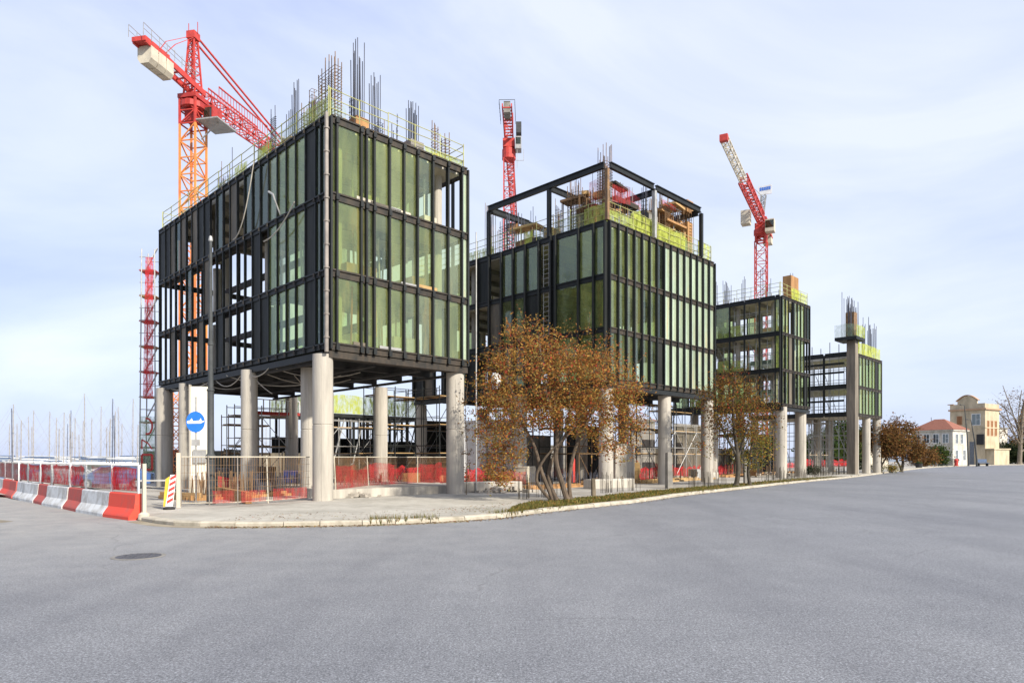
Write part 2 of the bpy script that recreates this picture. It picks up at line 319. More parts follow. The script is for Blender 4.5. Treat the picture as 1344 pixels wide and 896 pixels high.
M['leaf_red']=leaf_mat('leaf_red',[(0,(.4,.03,.03)),(.4,(.28,.05,.03)),(.7,(.5,.12,.03)),(.85,(.12,.1,.03))])

# ------------------------------------------------------------------ world, sun, camera
SUN_EL, SUN_AZ = R(34), R(136)    # azimuth measured clockwise from +Y (the way the camera looks)
w=bpy.data.worlds.new("World"); scene.world=w; w.use_nodes=True; nt=w.node_tree; N,L=nt.nodes,nt.links
bg=N['Background']; sky=N.new('ShaderNodeTexSky'); sky.sky_type='NISHITA'; sky.sun_disc=False
sky.sun_elevation=SUN_EL; sky.sun_rotation=SUN_AZ; sky.air_density=1.0; sky.dust_density=1.2; sky.ozone_density=1.5
tc=N.new('ShaderNodeTexCoord'); mp=N.new('ShaderNodeMapping'); mp.inputs['Scale'].default_value=(1.0,1.0,2.3); mp.inputs['Rotation'].default_value=(R(6),R(8),0)
L.new(tc.outputs['Generated'],mp.inputs['Vector'])
n1=N.new('ShaderNodeTexNoise'); n1.inputs['Scale'].default_value=1.2; n1.inputs['Detail'].default_value=7; n1.inputs['Roughness'].default_value=.55; n1.inputs['Distortion'].default_value=.9
L.new(mp.outputs['Vector'],n1.inputs['Vector'])
cr=ramp(N,[(.3,(.62,.62,.62)),(.72,(.95,.95,.95))]); L.new(n1.outputs['Fac'],cr.inputs['Fac'])
cc=ramp(N,[(.3,(2.75,3.25,5.1)),(.5,(3.65,4.1,5.35)),(.68,(4.65,4.95,5.6))]); L.new(n1.outputs['Fac'],cc.inputs['Fac'])
cloud=mixc(N,L,.86,sky.outputs['Color'],cc.outputs['Color'])
L.new(cloud,bg.inputs['Color']); bg.inputs['Strength'].default_value=.1
sd=bpy.data.lights.new('sun','SUN'); sd.energy=3.4; sd.angle=R(2.0); sd.color=(1,.94,.84); so=bpy.data.objects.new('sun',sd); COL.objects.link(so)
sdir=Vector((math.sin(SUN_AZ)*math.cos(SUN_EL), math.cos(SUN_AZ)*math.cos(SUN_EL), math.sin(SUN_EL)))
so.rotation_euler=sdir.to_track_quat('Z','Y').to_euler(); so.location=(40,-40,60)
cd=bpy.data.cameras.new('camera'); cam=bpy.data.objects.new('camera',cd); COL.objects.link(cam); scene.camera=cam
cam.location=(0,0,HC); cam.rotation_euler=(R(90),0,0); cd.sensor_width=36; cd.lens=36*FP/1344; cd.shift_y=(V0-448)/1344; cd.clip_end=9000; cd.clip_start=.1
vs=scene.view_settings; vs.view_transform='Standard'; vs.look='None'; vs.exposure=1.03; vs.gamma=1; vs.use_curve_mapping=False
scene.cycles.transparent_max_bounces=24; scene.cycles.max_bounces=6

# ------------------------------------------------------------------ ground, road, sea
def struct(name, mb, m): return tag(mb.build(name,m),kind='structure')
def catmull(P, n=6):
    out=[]
    for i in range(len(P)-1):
        p0,p1,p2,p3=P[max(i-1,0)],P[i],P[i+1],P[min(i+2,len(P)-1)]
        for k in range(n):
            t=k/n; out.append(.5*((2*p1)+(p2-p0)*t+(2*p0-5*p1+4*p2-p3)*t*t+(3*p1-p0-3*p2+p3)*t**3))
    out.append(P[-1]); return out
kp=[at(185,683,0),at(215,688,0),at(260,690.5,0),at(330,691,0),at(400,690,0),at(500,688,0),at(600,683.5,0),at(660,679,0),at(735,670,0),at(830,660,0),at(900,650,0),at(970,642,0),at(1060,632,0),at(1130,625,0),
    Vector((77.6,127,0)),Vector((108,160,0)),Vector((140,185,0)),Vector((260,270,0)),Vector((900,760,0))]
kerb_line=catmull(kp,8)
def offset(line, d):
    out=[]
    for i,p in enumerate(line):
        a=line[max(i-1,0)]; b=line[min(i+1,len(line)-1)]; t=(b-a).normalized(); out.append(p+Vector((-t.y,t.x,0))*d)
    return out
QK=135.0
land=[(-2500,QK-2500),(2800,2800+QK),(2800,-600),(-2500,-2600)]
g=MB(); g.poly(land,-.03)
n_=len(g.v); g.add([(-2500,QK-2500,-.03),(2800,2800+QK,-.03),(2800,2800+QK,-2.5),(-2500,QK-2500,-2.5)],[[0,1,2,3]])
struct('ground',g,M['site'])
struct('sea',MB().poly([(-6000,-3000),(6000,-3000),(6000,8000),(-6000,8000)],-.75),M['water'])
rd=[(p.x,p.y) for p in kerb_line]
roadp=[(-140,-60),(-140,149-QK+0.0),]+[(-23.9,32.9)]+rd+[(900,-60)]
roadp[1]=(-140,140)if False else (-60,66)
struct('road',MB().poly([(-140,-60),(-140,-10),(-70,62),(-24.5,33)]+rd+[(900,-60)],0.0),M['asphalt'])
inner=[(p.x,p.y) for p in offset(kerb_line,.28)]
site_poly=inner+[(900,1000),(400,QK+392),(-65,QK-73),(-70,62.5),(-24.3,33.4)]
struct('site_yard',MB().poly(site_poly,.112),M['site'])
# pale concrete footway on the corner
fw=[(p.x,p.y) for p in offset(kerb_line,.28)[:58]]
fw_in=[at(700,645),at(660,652),at(600,644),at(540,642),at(486,647),at(425,658),at(330,664),at(262,666),at(222,672)]
struct('pavement',MB().poly(fw+[(p.x,p.y) for p in fw_in],.12),M['pave'])
far_in=[(p.x,p.y) for p in offset(kerb_line,.3)[100:126]]; far_out=[(p.x,p.y) for p in offset(kerb_line,9)[100:126]]
struct('path',MB().poly(far_in+far_out[::-1],.12),M['pave'])
k=MB(); i=0; ln=[0]
for a,b in zip(kerb_line,kerb_line[1:]): ln.append(ln[-1]+(b-a).length)
def along(d):
    for j in range(len(ln)-1):
        if ln[j+1]>=d: return kerb_line[j].lerp(kerb_line[j+1],(d-ln[j])/max(1e-6,ln[j+1]-ln[j]))
    return kerb_line[-1]
d=0; rk=random.Random(3)
while d<330:
    Ls=rk.uniform(.95,1.45) if d<120 else 3.0
    p,q=along(d+.012),along(d+Ls-.012); dz=rk.uniform(-.012,.012); h=.135+dz
    k.prism([(-.3,-.05),(.0+rk.uniform(-.02,.015),-.05),(.0,h-.045),(-.03,h-.012),(-.07,h),(-.3,h)],p,q); d+=Ls
struct('kerb',k,M['kerb'])
gl=offset(kerb_line,-.015); gr=[p+Vector((0,0,0)) for p in offset(kerb_line,-.42)]
struct('gutter',MB().poly([(p.x,p.y) for p in gl[:50]]+[(p.x,p.y) for p in gr[:50]][::-1],.004),M['gutter'])
# verge with grass
def lerp(a,b,t): return a+(b-a)*t
v0,v1=58,104
ol=offset(kerb_line,.28); vin=[]
for j in range(v0,v1):
    t=(j-v0)/(v1-v0); wid=.28+min(1,(j-v0)/9)*2.6*(1-.35*t)
    vin.append(offset(kerb_line,wid)[j])
struct('verge',MB().poly([(p.x,p.y) for p in ol[v0:v1]]+[(p.x,p.y) for p in vin][::-1],.126),M['soil'])
gb=MB(); rg=random.Random(11)
for _ in range(15000):
    j=rg.uniform(0,v1-v0-1.01)*rg.random()**.35; j0=int(j); t=j-j0
    a=ol[v0+j0].lerp(ol[v0+j0+1],t); b=vin[j0].lerp(vin[j0+1],t); p=a.lerp(b,rg.random()*.97+.02)
    h=rg.uniform(.03,.12)*(1 if math.sin(p.x*1.9+p.y*.7)+math.sin(p.y*2.3-p.x*.4)+rg.gauss(0,.5)>-.5 else .35); an=rg.random()*6.28; wd=rg.uniform(.02,.06)
    dx,dy=math.cos(an)*wd,math.sin(an)*wd; lx,ly=rg.uniform(-.06,.06),rg.uniform(-.06,.06)
    gb.add([(p.x-dx,p.y-dy,.125),(p.x+dx,p.y+dy,.125),(p.x+lx,p.y+ly,.125+h)],[[0,1,2]])
for _ in range(1500):
    j=rg.randint(20,120); c=kerb_line[j].lerp(kerb_line[j+1],rg.random()); q=kerb_line[j+1]-kerb_line[j]; q=Vector((-q.y,q.x,0)).normalized()
    if math.sin(c.x*1.3)+math.sin(c.x*.53+2)<.5: continue
    c=c+q*rg.choice([.02,.31,.33,.6]); 
    for k_ in range(5):
        an=rg.random()*6.28; h=rg.uniform(.05,.2); dx,dy=math.cos(an)*.012,math.sin(an)*.012
        gb.add([(c.x-dx,c.y-dy,.0),(c.x+dx,c.y+dy,.0),(c.x+math.cos(an+1)*h*.5,c.y+math.sin(an+1)*h*.5,.12+h)],[[0,1,2]])
tag(gb.build('grass',M['grass']),kind='stuff')

rd_=random.Random(5); pts=[]
for i in range(26):
    a=6.2832*i/26; r=1+.22*math.sin(3*a+1)+.15*math.sin(7*a)+rd_.uniform(-.08,.08); pts.append((-20.0+3.6*r*math.cos(a)-1.5*r*math.sin(a),21.5+3.2*r*math.sin(a)-1.0*r*math.cos(a)))
struct('dirt_verge',MB().poly(pts,.004),M['soil_pale'])
# ------------------------------------------------------------------ buildings
class Face:
    def __init__(s, kind, LX, LY): s.k=kind; s.LX=LX; s.LY=LY
    def box(s, mb, s0,s1,d0,d1,z0,z1):
        if s.k=='X': mb.box(s0,s1,-d1,-d0,z0,z1)
        elif s.k=='Y': mb.box(-d1,-d0,s0,s1,z0,z1)
        elif s.k=='X2': mb.box(s0,s1,s.LY+d0,s.LY+d1,z0,z1)
        else: mb.box(s.LX+d0,s.LX+d1,s0,s1,z0,z1)
        return mb
    def pt(s, a, d, z):
        return {'X':Vector((a,-d,z)),'Y':Vector((-d,a,z)),'X2':Vector((a,s.LY+d,z)),'Y2':Vector((s.LX+d,a,z))}[s.k]

def facade(root, F, mull, levels, chooser, fin=.2, wid=.09, steel='steel_dark', tran=.17, part_mull=True, tsteel='steel_rust'):
    zb,zt=levels[0],levels[-1]
    for sp in mull: F.box(MB(),sp-wid/2,sp+wid/2,-.02,fin,zb-.12,zt+.06).build('mullion',M[steel],root)
    for lv in levels:
        b=MB()
        for a,c in zip(mull,mull[1:]): F.box(b,a+wid/2+.003,c-wid/2-.003,-.06,.1,lv-tran,lv+tran)
        for a,c in zip(mull,mull[1:]): F.box(b,a+wid/2+.003,c-wid/2-.003,.104,.16,lv+tran-.07,lv+tran)
        b.build('transom',M[tsteel],root)
    for j in range(len(levels)-1):
        for i,(a,c) in enumerate(zip(mull,mull[1:])):
            ch=chooser(i,j)
            if ch is None: continue
            nm='pane' if ch.startswith('glass') else 'panel'
            F.box(MB(),a+wid/2+.004,c-wid/2-.004,.02,.045,levels[j]+tran+.004,levels[j+1]-tran-.004).build(nm,M[ch],root)

def column(mb, x,y,z0,z1,r):
    zj=lerp(z0,z1,.52)
    for a in (-2.2,.94): mb.box(x+r*math.cos(a)-.012,x+r*math.cos(a)+.012,y+r*math.sin(a)-.012,y+r*math.sin(a)+.012,z0+.02,z1-.52)
    return mb.lathe((x,y,0),[(r,z0),(r,zj-.03),(r-.02,zj-.015),(r-.02,zj+.015),(r,zj+.03),(r,z1-.5),(r*.985,z1)],28)
def guard(root, F, s0,s1,z,h=1.15,net=None,step=1.5,netname='safety_net'):
    mb=MB(); n=max(1,round((s1-s0)/step)); rr=random.Random(int(s1*100+z))
    for i in range(n+1):
        a=lerp(s0,s1,i/n); mb.tube(F.pt(a,-.15,z),F.pt(a,-.15,z+h+rr.uniform(-.02,.1)),.024,n=5)
    for q in (.33,.68,1.0):
        for i in range(n):
            a,c=lerp(s0,s1,i/n),lerp(s0,s1,(i+1)/n)
            mb.tube(F.pt(a,-.15,z+h*q+rr.uniform(-.03,.03)),F.pt(c,-.15,z+h*q+rr.uniform(-.03,.03)),.021,n=5)
    mb.build('guard_rail',M['rail'],root)
    if net:
        for (a0,a1,hh,mt) in net: netsheet(lambda t: F.pt(lerp(a0,a1,t),-.19,z), (a1-a0), hh, mt, root, netname, int(a0*10))
def netsheet(fn, L_, h, mt, root, name, seed=0, sag=.12):
    rr=random.Random(seed); n=max(2,int(L_/.5)); vs=[]; fs=[]
    for i in range(n+1):
        p=fn(i/n); top=h*(1-sag*rr.random()); o=rr.uniform(-.05,.05)
        vs+= [tuple(p),(p.x+o,p.y+o,p.z+top*.5),(p.x,p.y,p.z+top)]
    for i in range(n):
        fs+=[[3*i,3*i+3,3*i+4,3*i+1],[3*i+1,3*i+4,3*i+5,3*i+2]]
    return MB().add(vs,fs).build(name,M[mt],root)
def rebars(root, x,y,z0,h,nx=3,ny=2,sx=.16,sy=.16,r=.021,ties=0,mt='rebar',vary=.25,seed=0):
    rr=random.Random(seed*31+int(x*17+y*7)); mb=MB()
    for i in range(nx):
        for j in range(ny):
            hh=h*(1-vary*rr.random()); px,py=x+(i-(nx-1)/2)*sx,y+(j-(ny-1)/2)*sy
            mb.tube((px,py,z0),(px+rr.uniform(-.03,.03)*h*.3,py+rr.uniform(-.03,.03)*h*.3,z0+hh),r,n=5)
    for k_ in range(ties):
        z=z0+h*.75*(k_+.5)/ties; a,b=(nx-1)/2*sx+.03,(ny-1)/2*sy+.03
        for p,q in (((-a,-b),(a,-b)),((a,-b),(a,b)),((a,b),(-a,b)),((-a,b),(-a,-b))): mb.tube((x+p[0],y+p[1],z),(x+q[0],y+q[1],z),r*.7,n=4)
    return mb.build('rebar_cage',M[mt],root)
def interior(root, LX, LY, levels, seed, nprop=14, atrium=None):
    rr=random.Random(seed); zs=levels
    for j,z in enumerate(zs):
        yend=LY-.3 if (atrium is None or j in (0,len(zs)-1)) else atrium
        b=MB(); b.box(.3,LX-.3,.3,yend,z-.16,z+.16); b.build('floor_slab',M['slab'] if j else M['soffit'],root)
        if yend<LY-1:
            g2=MB()
            for xx in (.35,LX*.5,LX-.5): g2.box(xx-.12,xx+.12,yend+.01,LY-.3,z-.2,z+.15)
            g2.build('floor_beam',M['steel_rust'],root)
        if j:
            g_=MB()
            yy=2.2
            while yy<(LY-1 if yend>LY-1 else yend-.3): g_.box(.32,LX-.32,yy-.11,yy+.11,z-.46,z-.163); yy+=2.6
            g_.build('joist',M['concrete_dark'],root)
    for j in range(len(zs)-1):
        z0,z1=zs[j]+.165,zs[j+1]-.165
        for (cx,cy) in [(1.0,1.0),(LX-1.0,1.2),(1.0,LY*.36),(LX-1,LY*.36),(1.0,LY*.68),(LX-1,LY*.68),(LX*.5,LY-1.2)]:
            MB().lathe((cx,cy,0),[(.24,z0),(.24,z1)],12).build('inner_column',M['concrete'],root)
        for _ in range(nprop):
            px,py=rr.uniform(.8,LX-.8),rr.uniform(.8,(atrium or LY)-1)
            MB().tube((px,py,z0),(px+rr.uniform(-.1,.1),py,z1),.05,n=6).build('prop',M[rr.choice(['rebar_rust','orange','galv','rail'])],root)
        for _ in range(5):
            px,py=rr.uniform(1,LX-1.6),rr.uniform(1,(atrium or LY)-2); a,b=rr.uniform(.3,.8),rr.uniform(.3,1.3)
            MB().box(px-a,px+a,py-b,py+b,z0,z0+rr.uniform(.2,1.1)).build('material_stack',M[rr.choice(['timber','formwork','cream','galv'])],root)
        if rr.random()<.9:   # stair flight
            sy=rr.uniform(LY*.15,LY*.25) if atrium else rr.uniform(LY*.25,LY*.5); st=MB()
            for q in range(12): st.box(LX*.45,LX*.45+1.1,sy+q*.27,sy+q*.27+.27,z0+(z1-z0)*q/12-.02,z0+(z1-z0)*(q+1)/12)
            st.build('stair',M['concrete'],root)

# --- block 1 (nearest)
Z0,Z1,Z2,Z3=6.85,10.05,13.4,16.75
LV=[Z0,Z1,Z2,Z3]
A1=(-7.99,29.5,0)
b1=thing('construction_building','nearest and largest unfinished glass block on round concrete columns at the street corner','building',A1,R(45))
LX,LY=8.0,21.5
rng1=random.Random(21)
mX=[.06,.34,1.57,1.85,2.26,3.1,3.92,4.72,5.66,6.63,7.54,7.95]
def chX(i,j):
    if i==0 or i==2: return 'glass_dim'
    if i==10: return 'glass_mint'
    if i==1: return 'glass_olive'
    if j==2: return 'glass_olive' if i<7 else ('glass_clear' if i==7 else None)
    if i==3: return 'glass_dim'
    if i in (4,5): return 'glass_olive' if rng1.random()<.75 else 'glass_clear'
    return rng1.choice(['glass_olive','glass_clear','glass_clear'])
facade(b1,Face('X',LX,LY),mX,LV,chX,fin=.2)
mY=[.06,.5,.95]+[.95+.92*i for i in range(1,23)]; mY[-1]=21.4
def chY(i,j):
    r=rng1.random()
    if i<2: return 'glass_dark'
    if i==2: return 'panel_dark' if r<.6 else 'glass_dark'
    if i<7: return 'glass_olive' if r<.85 else 'glass_clear'
    if i<10: return 'panel_dark' if r<.3 else ('glass_dark' if r<.75 else None)
    if j==2: return 'panel_dark' if r<.22 else ('panel_brown' if r<.4 else ('glass_dark' if r<.6 else None))
    return 'panel_dark' if r<.06 else ('panel_brown' if r<.17 else ('glass_dark' if r<.24 else None))
facade(b1,Face('Y',LX,LY),mY,LV,chY,fin=.12,wid=.06,tsteel='steel_dark',tran=.13)
mb2=[.06+1.15*i for i in range(19)]+[21.4]
facade(b1,Face('Y2',LX,LY),mb2,LV,lambda i,j: None if (i<4 or rng1.random()<.7) else 'glass_clear',fin=.15)
facade(b1,Face('X2',LX,LY),[.06,1.4,2.7,4,5.3,6.6,7.94],LV,lambda i,j: None,fin=.12)
interior(b1,LX,LY,LV,5,8,atrium=5.5)
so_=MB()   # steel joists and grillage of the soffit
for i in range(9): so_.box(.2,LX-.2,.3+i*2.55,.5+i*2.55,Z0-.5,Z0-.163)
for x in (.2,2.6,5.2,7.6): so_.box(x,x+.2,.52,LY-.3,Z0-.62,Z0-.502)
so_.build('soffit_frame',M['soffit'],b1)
eb=MB(); F=Face('X',LX,LY); F.box(eb,0,LX,-.35,.06,Z0-.5,Z0-.21); eb.build('edge_beam',M['steel_rust'],b1)
eb=MB(); F=Face('Y',LX,LY); F.box(eb,.38,LY,-.35,.06,Z0-.5,Z0-.21); eb.build('edge_beam',M['steel_dark'],b1)
def inloc(x,y,A): # world -> block frame
    dx,dy=x-A[0],y-A[1]; s=math.sqrt(.5); return ((dx+dy)*s,(-dx+dy)*s)
for (x,y,r,z0) in [(-8.3,29.75,.44,.1),(-2.95,35.2,.46,.1),(-9.9,33.2,.43,.1),(-13.6,35.1,.41,.1),(-20.0,41.5,.36,.1),(-22.7,44.3,.5,.1),(-15.9,48.9,.42,.1),(-8.2,42.4,.42,.1),(-12.4,45.6,.4,.1)]:
    cx,cy=inloc(x,y,A1)
    column(MB(),cx,cy,z0,Z0-.35 if (cx<.5 or cy<.5) else Z0-.5,r).build('column',M['concrete'],b1,True)
dp=MB(); dp.tube((-.2,-.2,Z0-.3),(-.2,-.2,Z3+.1),.09,n=10)
for i in range(10): dp.tube((-.2,-.2,Z0+.3+i),(-.2,-.2,Z0+.36+i),.125,n=10)
dp.build('downpipe',M['pipe'],b1,True)
gp=MB(); gp.box(.9,LX+1.5,1.3,LY-.2,.1,.52); gp.build('ground_slab',M['concrete'],b1)
zt=Z3+.17
guard(b1,Face('X',LX,LY),0.1,LX-.1,zt,1.25,[(5.4,7.9,.5,'net_green'),(0.1,1.0,.8,'net_pale')])
guard(b1,Face('Y',LX,LY),0.1,LY-.1,zt,1.2,[(.1,2.6,1.1,'net_green'),(2.6,5.6,1.05,'net_pale'),(5.8,7.4,.85,'net_lime'),(8.6,10.2,.8,'net_lime'),(10.2,13.4,.6,'net_pale'),(17,18.2,.4,'net_green')])
guard(b1,Face('Y2',LX,LY),0.1,LY-.1,zt,1.15); guard(b1,Face('X2',LX,LY),0.1,LX-.1,zt,1.15)
for (s,dd,h,nx,ny,sp,ties,mt) in [(2.1,1.0,4.6,4,3,.16,0,'rebar'),(3.05,1.0,3.7,4,2,.16,0,'rebar'),(5.25,1.0,3.0,4,3,.16,0,'rebar'),(4.2,1.2,1.4,2,2,.3,0,'rebar'),(6.6,.9,2.6,2,2,.22,12,'rebar_rust'),(7.3,.9,2.1,2,2,.3,10,'rebar_rust')]:
    rebars(b1,s,dd,zt,h,nx,ny,sp,sp,.021,ties,mt)
for (s,dd,h,nx,ny,sx,sy,ties,mt) in [(.6,.9,3.3,2,6,.3,.28,16,'rebar_rust'),(.7,4.3,3.5,2,3,.2,.14,0,'rebar'),(.8,3.5,2.1,2,2,.3,.26,9,'rebar_rust'),(.7,2.6,2.0,2,3,.2,.2,0,'rebar'),(.9,7.1,3.6,1,2,.2,.5,24,'rebar'),(.9,5.7,2.4,1,1,.2,.5,0,'rebar'),(.8,4.9,2.4,2,2,.2,.2,0,'rebar'),(.9,12.2,2.9,1,1,.2,.2,0,'rebar'),(.9,9.1,2.3,1,2,.2,.5,0,'rebar'),(2.5,6.0,2.5,2,2,.2,.2,0,'rebar')]:
    rebars(b1,s,dd,zt,h,nx,ny,sx,sy,.021,ties,mt)
for (s,dd,a,b,h,mt) in [(2.2,1.05,.35,.3,.9,'formwork'),(3.05,1.0,.3,.3,.45,'timber'),(5.3,1.0,.4,.35,.8,'concrete_dark'),(5.9,.8,.7,.25,.35,'timber'),(1.0,5.0,.5,.6,.7,'timber')]:
    MB().box(s-a,s+a,dd-b,dd+b,zt,zt+h).build('formwork',M[mt],b1)
rq=random.Random(41)
for q in range(18):
    if q<6: x,y=rq.uniform(.5,7.5),rq.uniform(.7,1.6)
    else: x,y=rq.uniform(.5,1.6),rq.uniform(1,19)
    rebars(b1,x,y,zt,rq.uniform(1.0,3.2),rq.randint(1,2),rq.randint(1,3),.22,.2,.017,rq.choice([0,0,8]),rq.choice(['rebar','rebar','rebar_rust']),.5)
for q in range(16):
    x,y=(rq.uniform(.8,7.5),rq.uniform(.6,1.5)) if q<9 else (rq.uniform(.6,1.5),rq.uniform(1,18)); a,b=rq.uniform(.1,.5),rq.uniform(.1,.3)
    MB().obox((x,y),a,b,zt,zt+rq.uniform(.1,.6),rq.random()).build('formwork',M[rq.choice(['formwork','timber','yellow','galv','red'])],b1)
def cables(root, pts_list, mt='cable', r=.025):
    for a,b,sg in pts_list:
        a,b=Vector(a),Vector(b); pts=[]
        for i in range(9):
            t=i/8; p=a.lerp(b,t); p.z-=sg*4*t*(1-t); pts.append(p)
        MB().path(pts,r,5).build('cable',M[mt],root)
cables(b1,[((-.1,10.6,Z0-.4),(3,4.0,Z0-.7),.55),((.0,8.6,Z0-.35),(-.05,5.6,Z0-.45),.35),((0,7.0,Z0-.4),(4.5,5.5,Z0-.65),.5),((.05,12.6,Z0-.4),(.1,9.2,Z0-.5),.5),((0,14.6,Z0-.4),(1.5,11,Z0-.65),.4),((.0,5.4,Z0-.4),(3.2,2.5,Z0-.65),.4),((1.5,6,Z0-.65),(5,8,Z0-.65),.6),((0,20,Z0-.4),(0,13,Z0-.5),.3),((0.05,8.0,Z0-.45),(.6,6.6,Z0-1.6),.1)])
cables(b1,[((-.4,2.3,Z2+.2),(-.4,5.4,Z2-.9),.3),((-.4,6.5,Z3),(-.4,9.0,Z2),.9)],r=.03)
wd=MB(); wd.path([(-.16,4.15,Z2+.15),(-.43,4.15,Z2+.75),(-.43,4.35,Z2+1.1),(-.43,4.8,Z2+1.35)],[.035,.035,.045,.06],6); wd.build('floodlight',M['galv'],b1)

rz_=random.Random(17); s=MB(); F=Face('Y',LX,LY)
for sp in mY[1:-1]:
    for lv in LV: F.box(s,sp-.05,sp+.05,.163,.2,lv-.1,lv+.08)
s.build('bracket_row',M['steel_rust'],b1)['kind']='stuff'
s=MB(); F=Face('X',LX,LY)
for sp in mX[1:-1]:
    for lv in LV: F.box(s,sp-.08,sp+.08,.203,.25,lv-.16,lv+.08)
s.build('bracket_row',M['steel_dark'],b1)['kind']='stuff'
for q in range(9):
    a=rz_.uniform(.5,6.8); z=rz_.choice(LV[:3]); F.box(MB(),a,a+rz_.uniform(.5,1.3),.02,.1,z+.18,z+.18+rz_.uniform(.06,.16)).build('sill_board',M[rz_.choice(['timber','cream','galv','panel_brown'])],b1)
# --- block 2
A2=(5.98,42.6,0); LX2,LY2=13.4,20.0
b2=thing('construction_building','glass block behind the big autumn tree, a dark steel frame standing on its roof','building',A2,R(45))
rng2=random.Random(5)
mX=[.06+.887*i for i in range(16)]; mX[-1]=13.34
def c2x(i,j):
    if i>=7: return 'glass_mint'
    if i==6: return 'glass_dark' if j else 'panel_dark'
    r=rng2.random()
    return 'glass_olive' if r<.55 else ('glass_dim' if r<.8 else 'glass_clear')
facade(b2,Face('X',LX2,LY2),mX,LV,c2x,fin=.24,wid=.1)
mY=[.06,.96,2.2,4.19,4.6,5.7,7.0,8.2,9.4,10.7,12,13.3,14.6,15.9,17.2,18.6,19.94]
def c2y(i,j):
    r=rng2.random()
    if i<3: return 'glass_dim' if r<.7 else 'glass_olive'
    if i==3: return 'panel_dark'
    if i==4: return None
    if i<8: return rng2.choice(['glass_dark','glass_dim','panel_dark'])
    return rng2.choice([None,None,'panel_dark','panel_brown'])
facade(b2,Face('Y',LX2,LY2),mY,LV,c2y,fin=.26,wid=.12,tsteel='steel_dark')
facade(b2,Face('Y2',LX2,LY2),[.06+1.42*i for i in range(14)]+[19.94],LV,lambda i,j: None if rng2.random()<.55 else 'glass_dim',fin=.15)
facade(b2,Face('X2',LX2,LY2),[.06+1.48*i for i in range(9)]+[13.34],LV,lambda i,j: None if rng2.random()<.55 else 'glass_dim',fin=.15)
interior(b2,LX2,LY2,LV,9,11)
lad=MB()
for q in range(2): lad.tube((.0,4.9+q*.5,Z0),(.0,4.9+q*.5,Z3+1),.03)
zz=Z0+.3
while zz<Z3+.8: lad.tube((0,4.9,zz),(0,5.4,zz),.022); zz+=.32
lad.build('ladder',M['galv'],b2)
so_=MB()
for i in range(7): so_.box(.2,LX2-.2,.3+i*2.5,.5+i*2.5,Z0-.5,Z0-.163)
so_.build('soffit_frame',M['soffit'],b2)
for k_ in ('X','Y'):
    eb=MB(); F=Face(k_,LX2,LY2); F.box(eb,0 if k_=='X' else .38,LX2 if k_=='X' else LY2,-.35,.06,Z0-.5,Z0-.21); eb.build('edge_beam',M['steel_dark'],b2)
for (x,y,r) in [(.4,.4,.46),(7.35,.5,.46),(13.0,.3,.46),(.4,8,.46),(.4,15.4,.46),(7.3,8,.46),(12.9,8.0,.46),(7.3,15.3,.46),(12.9,15.3,.46),(.4,19.6,.46),(7.3,19.6,.46)]:
    column(MB(),x,y,.1,Z0-.5,r).build('column',M['concrete'],b2,True)
zt2=Z3+.17
guard(b2,Face('X',LX2,LY2),.1,LX2-.1,zt2,1.3,[(.1,3.2,.9,'net_green'),(3.2,9.6,1.35,'net_lime'),(9.6,11.4,1.0,'net_pale'),(11.4,13.3,1.4,'net_lime')])
guard(b2,Face('Y',LX2,LY2),.1,LY2-.1,zt2,1.4,[(.1,2.0,1.3,'net_green'),(2,4.6,1.15,'net_pale'),(4.8,6.6,.8,'net_pale'),(6.6,7.4,1.0,'net_lime'),(10.5,14,.8,'net_green')])
guard(b2,Face('Y2',LX2,LY2),.1,LY2-.1,zt2,1.2); guard(b2,Face('X2',LX2,LY2),.1,LX2-.1,zt2,1.2)
ZF=20.35
def hbeam(mb,p,q,w=.22,h=.4):
    p,q=Vector(p),Vector(q); mb.bar(p+Vector((0,0,h/2-.03)),q+Vector((0,0,h/2-.03)),w,.06); mb.bar(p-Vector((0,0,h/2-.03)),q-Vector((0,0,h/2-.03)),w,.06); mb.bar(p,q,.07,h-.125); return mb
for p,q in [((-.13,.15,ZF),(-.13,10.8,ZF)),((.15,-.13,ZF),(5.0,-.13,ZF)),((5.3,-.13,ZF),(11.2,-.13,ZF)),((.1,4.8,ZF-.1),(4.4,4.8,ZF-.1)),((.1,10.6,ZF-.1),(4.0,10.6,ZF-.1)),((.2,10.95,ZF),(11.0,10.95,ZF)),((11.3,.1,ZF-.1),(11.3,10.7,ZF-.1)),((5.6,.1,ZF-.1),(5.6,3.2,ZF-.1))]:
    hbeam(MB(),p,q).build('frame_beam',M['steel_dark'],b2)
for (x,y) in [(-.1,4.8),(-.1,10.8),(5.15,-.1),(11.35,-.13),(11.3,10.9),(4.4,10.6)]:
    MB().box(x-.12,x+.12,y-.12,y+.12,zt2,ZF-.21).build('frame_post',M['steel_dark'] if x<5 or x>11 else M['galv'],b2)
MB().box(-.1,.12,-.1,.12,zt2,ZF-.21).build('core_column',M['rebar_rust'],b2)
rq=random.Random(99)
for q in range(26):
    on=q%2; x,y=(rq.uniform(.8,11.5),rq.uniform(.6,2.2)) if on else (rq.uniform(.6,2.2),rq.uniform(.8,13))
    rebars(b2,x,y,zt2,rq.uniform(1.6,4.6),rq.randint(1,3),rq.randint(1,4),rq.uniform(.15,.3),.2,.02,rq.choice([0,6,12]),rq.choice(['rebar','rebar_rust','rebar_rust']),.4)
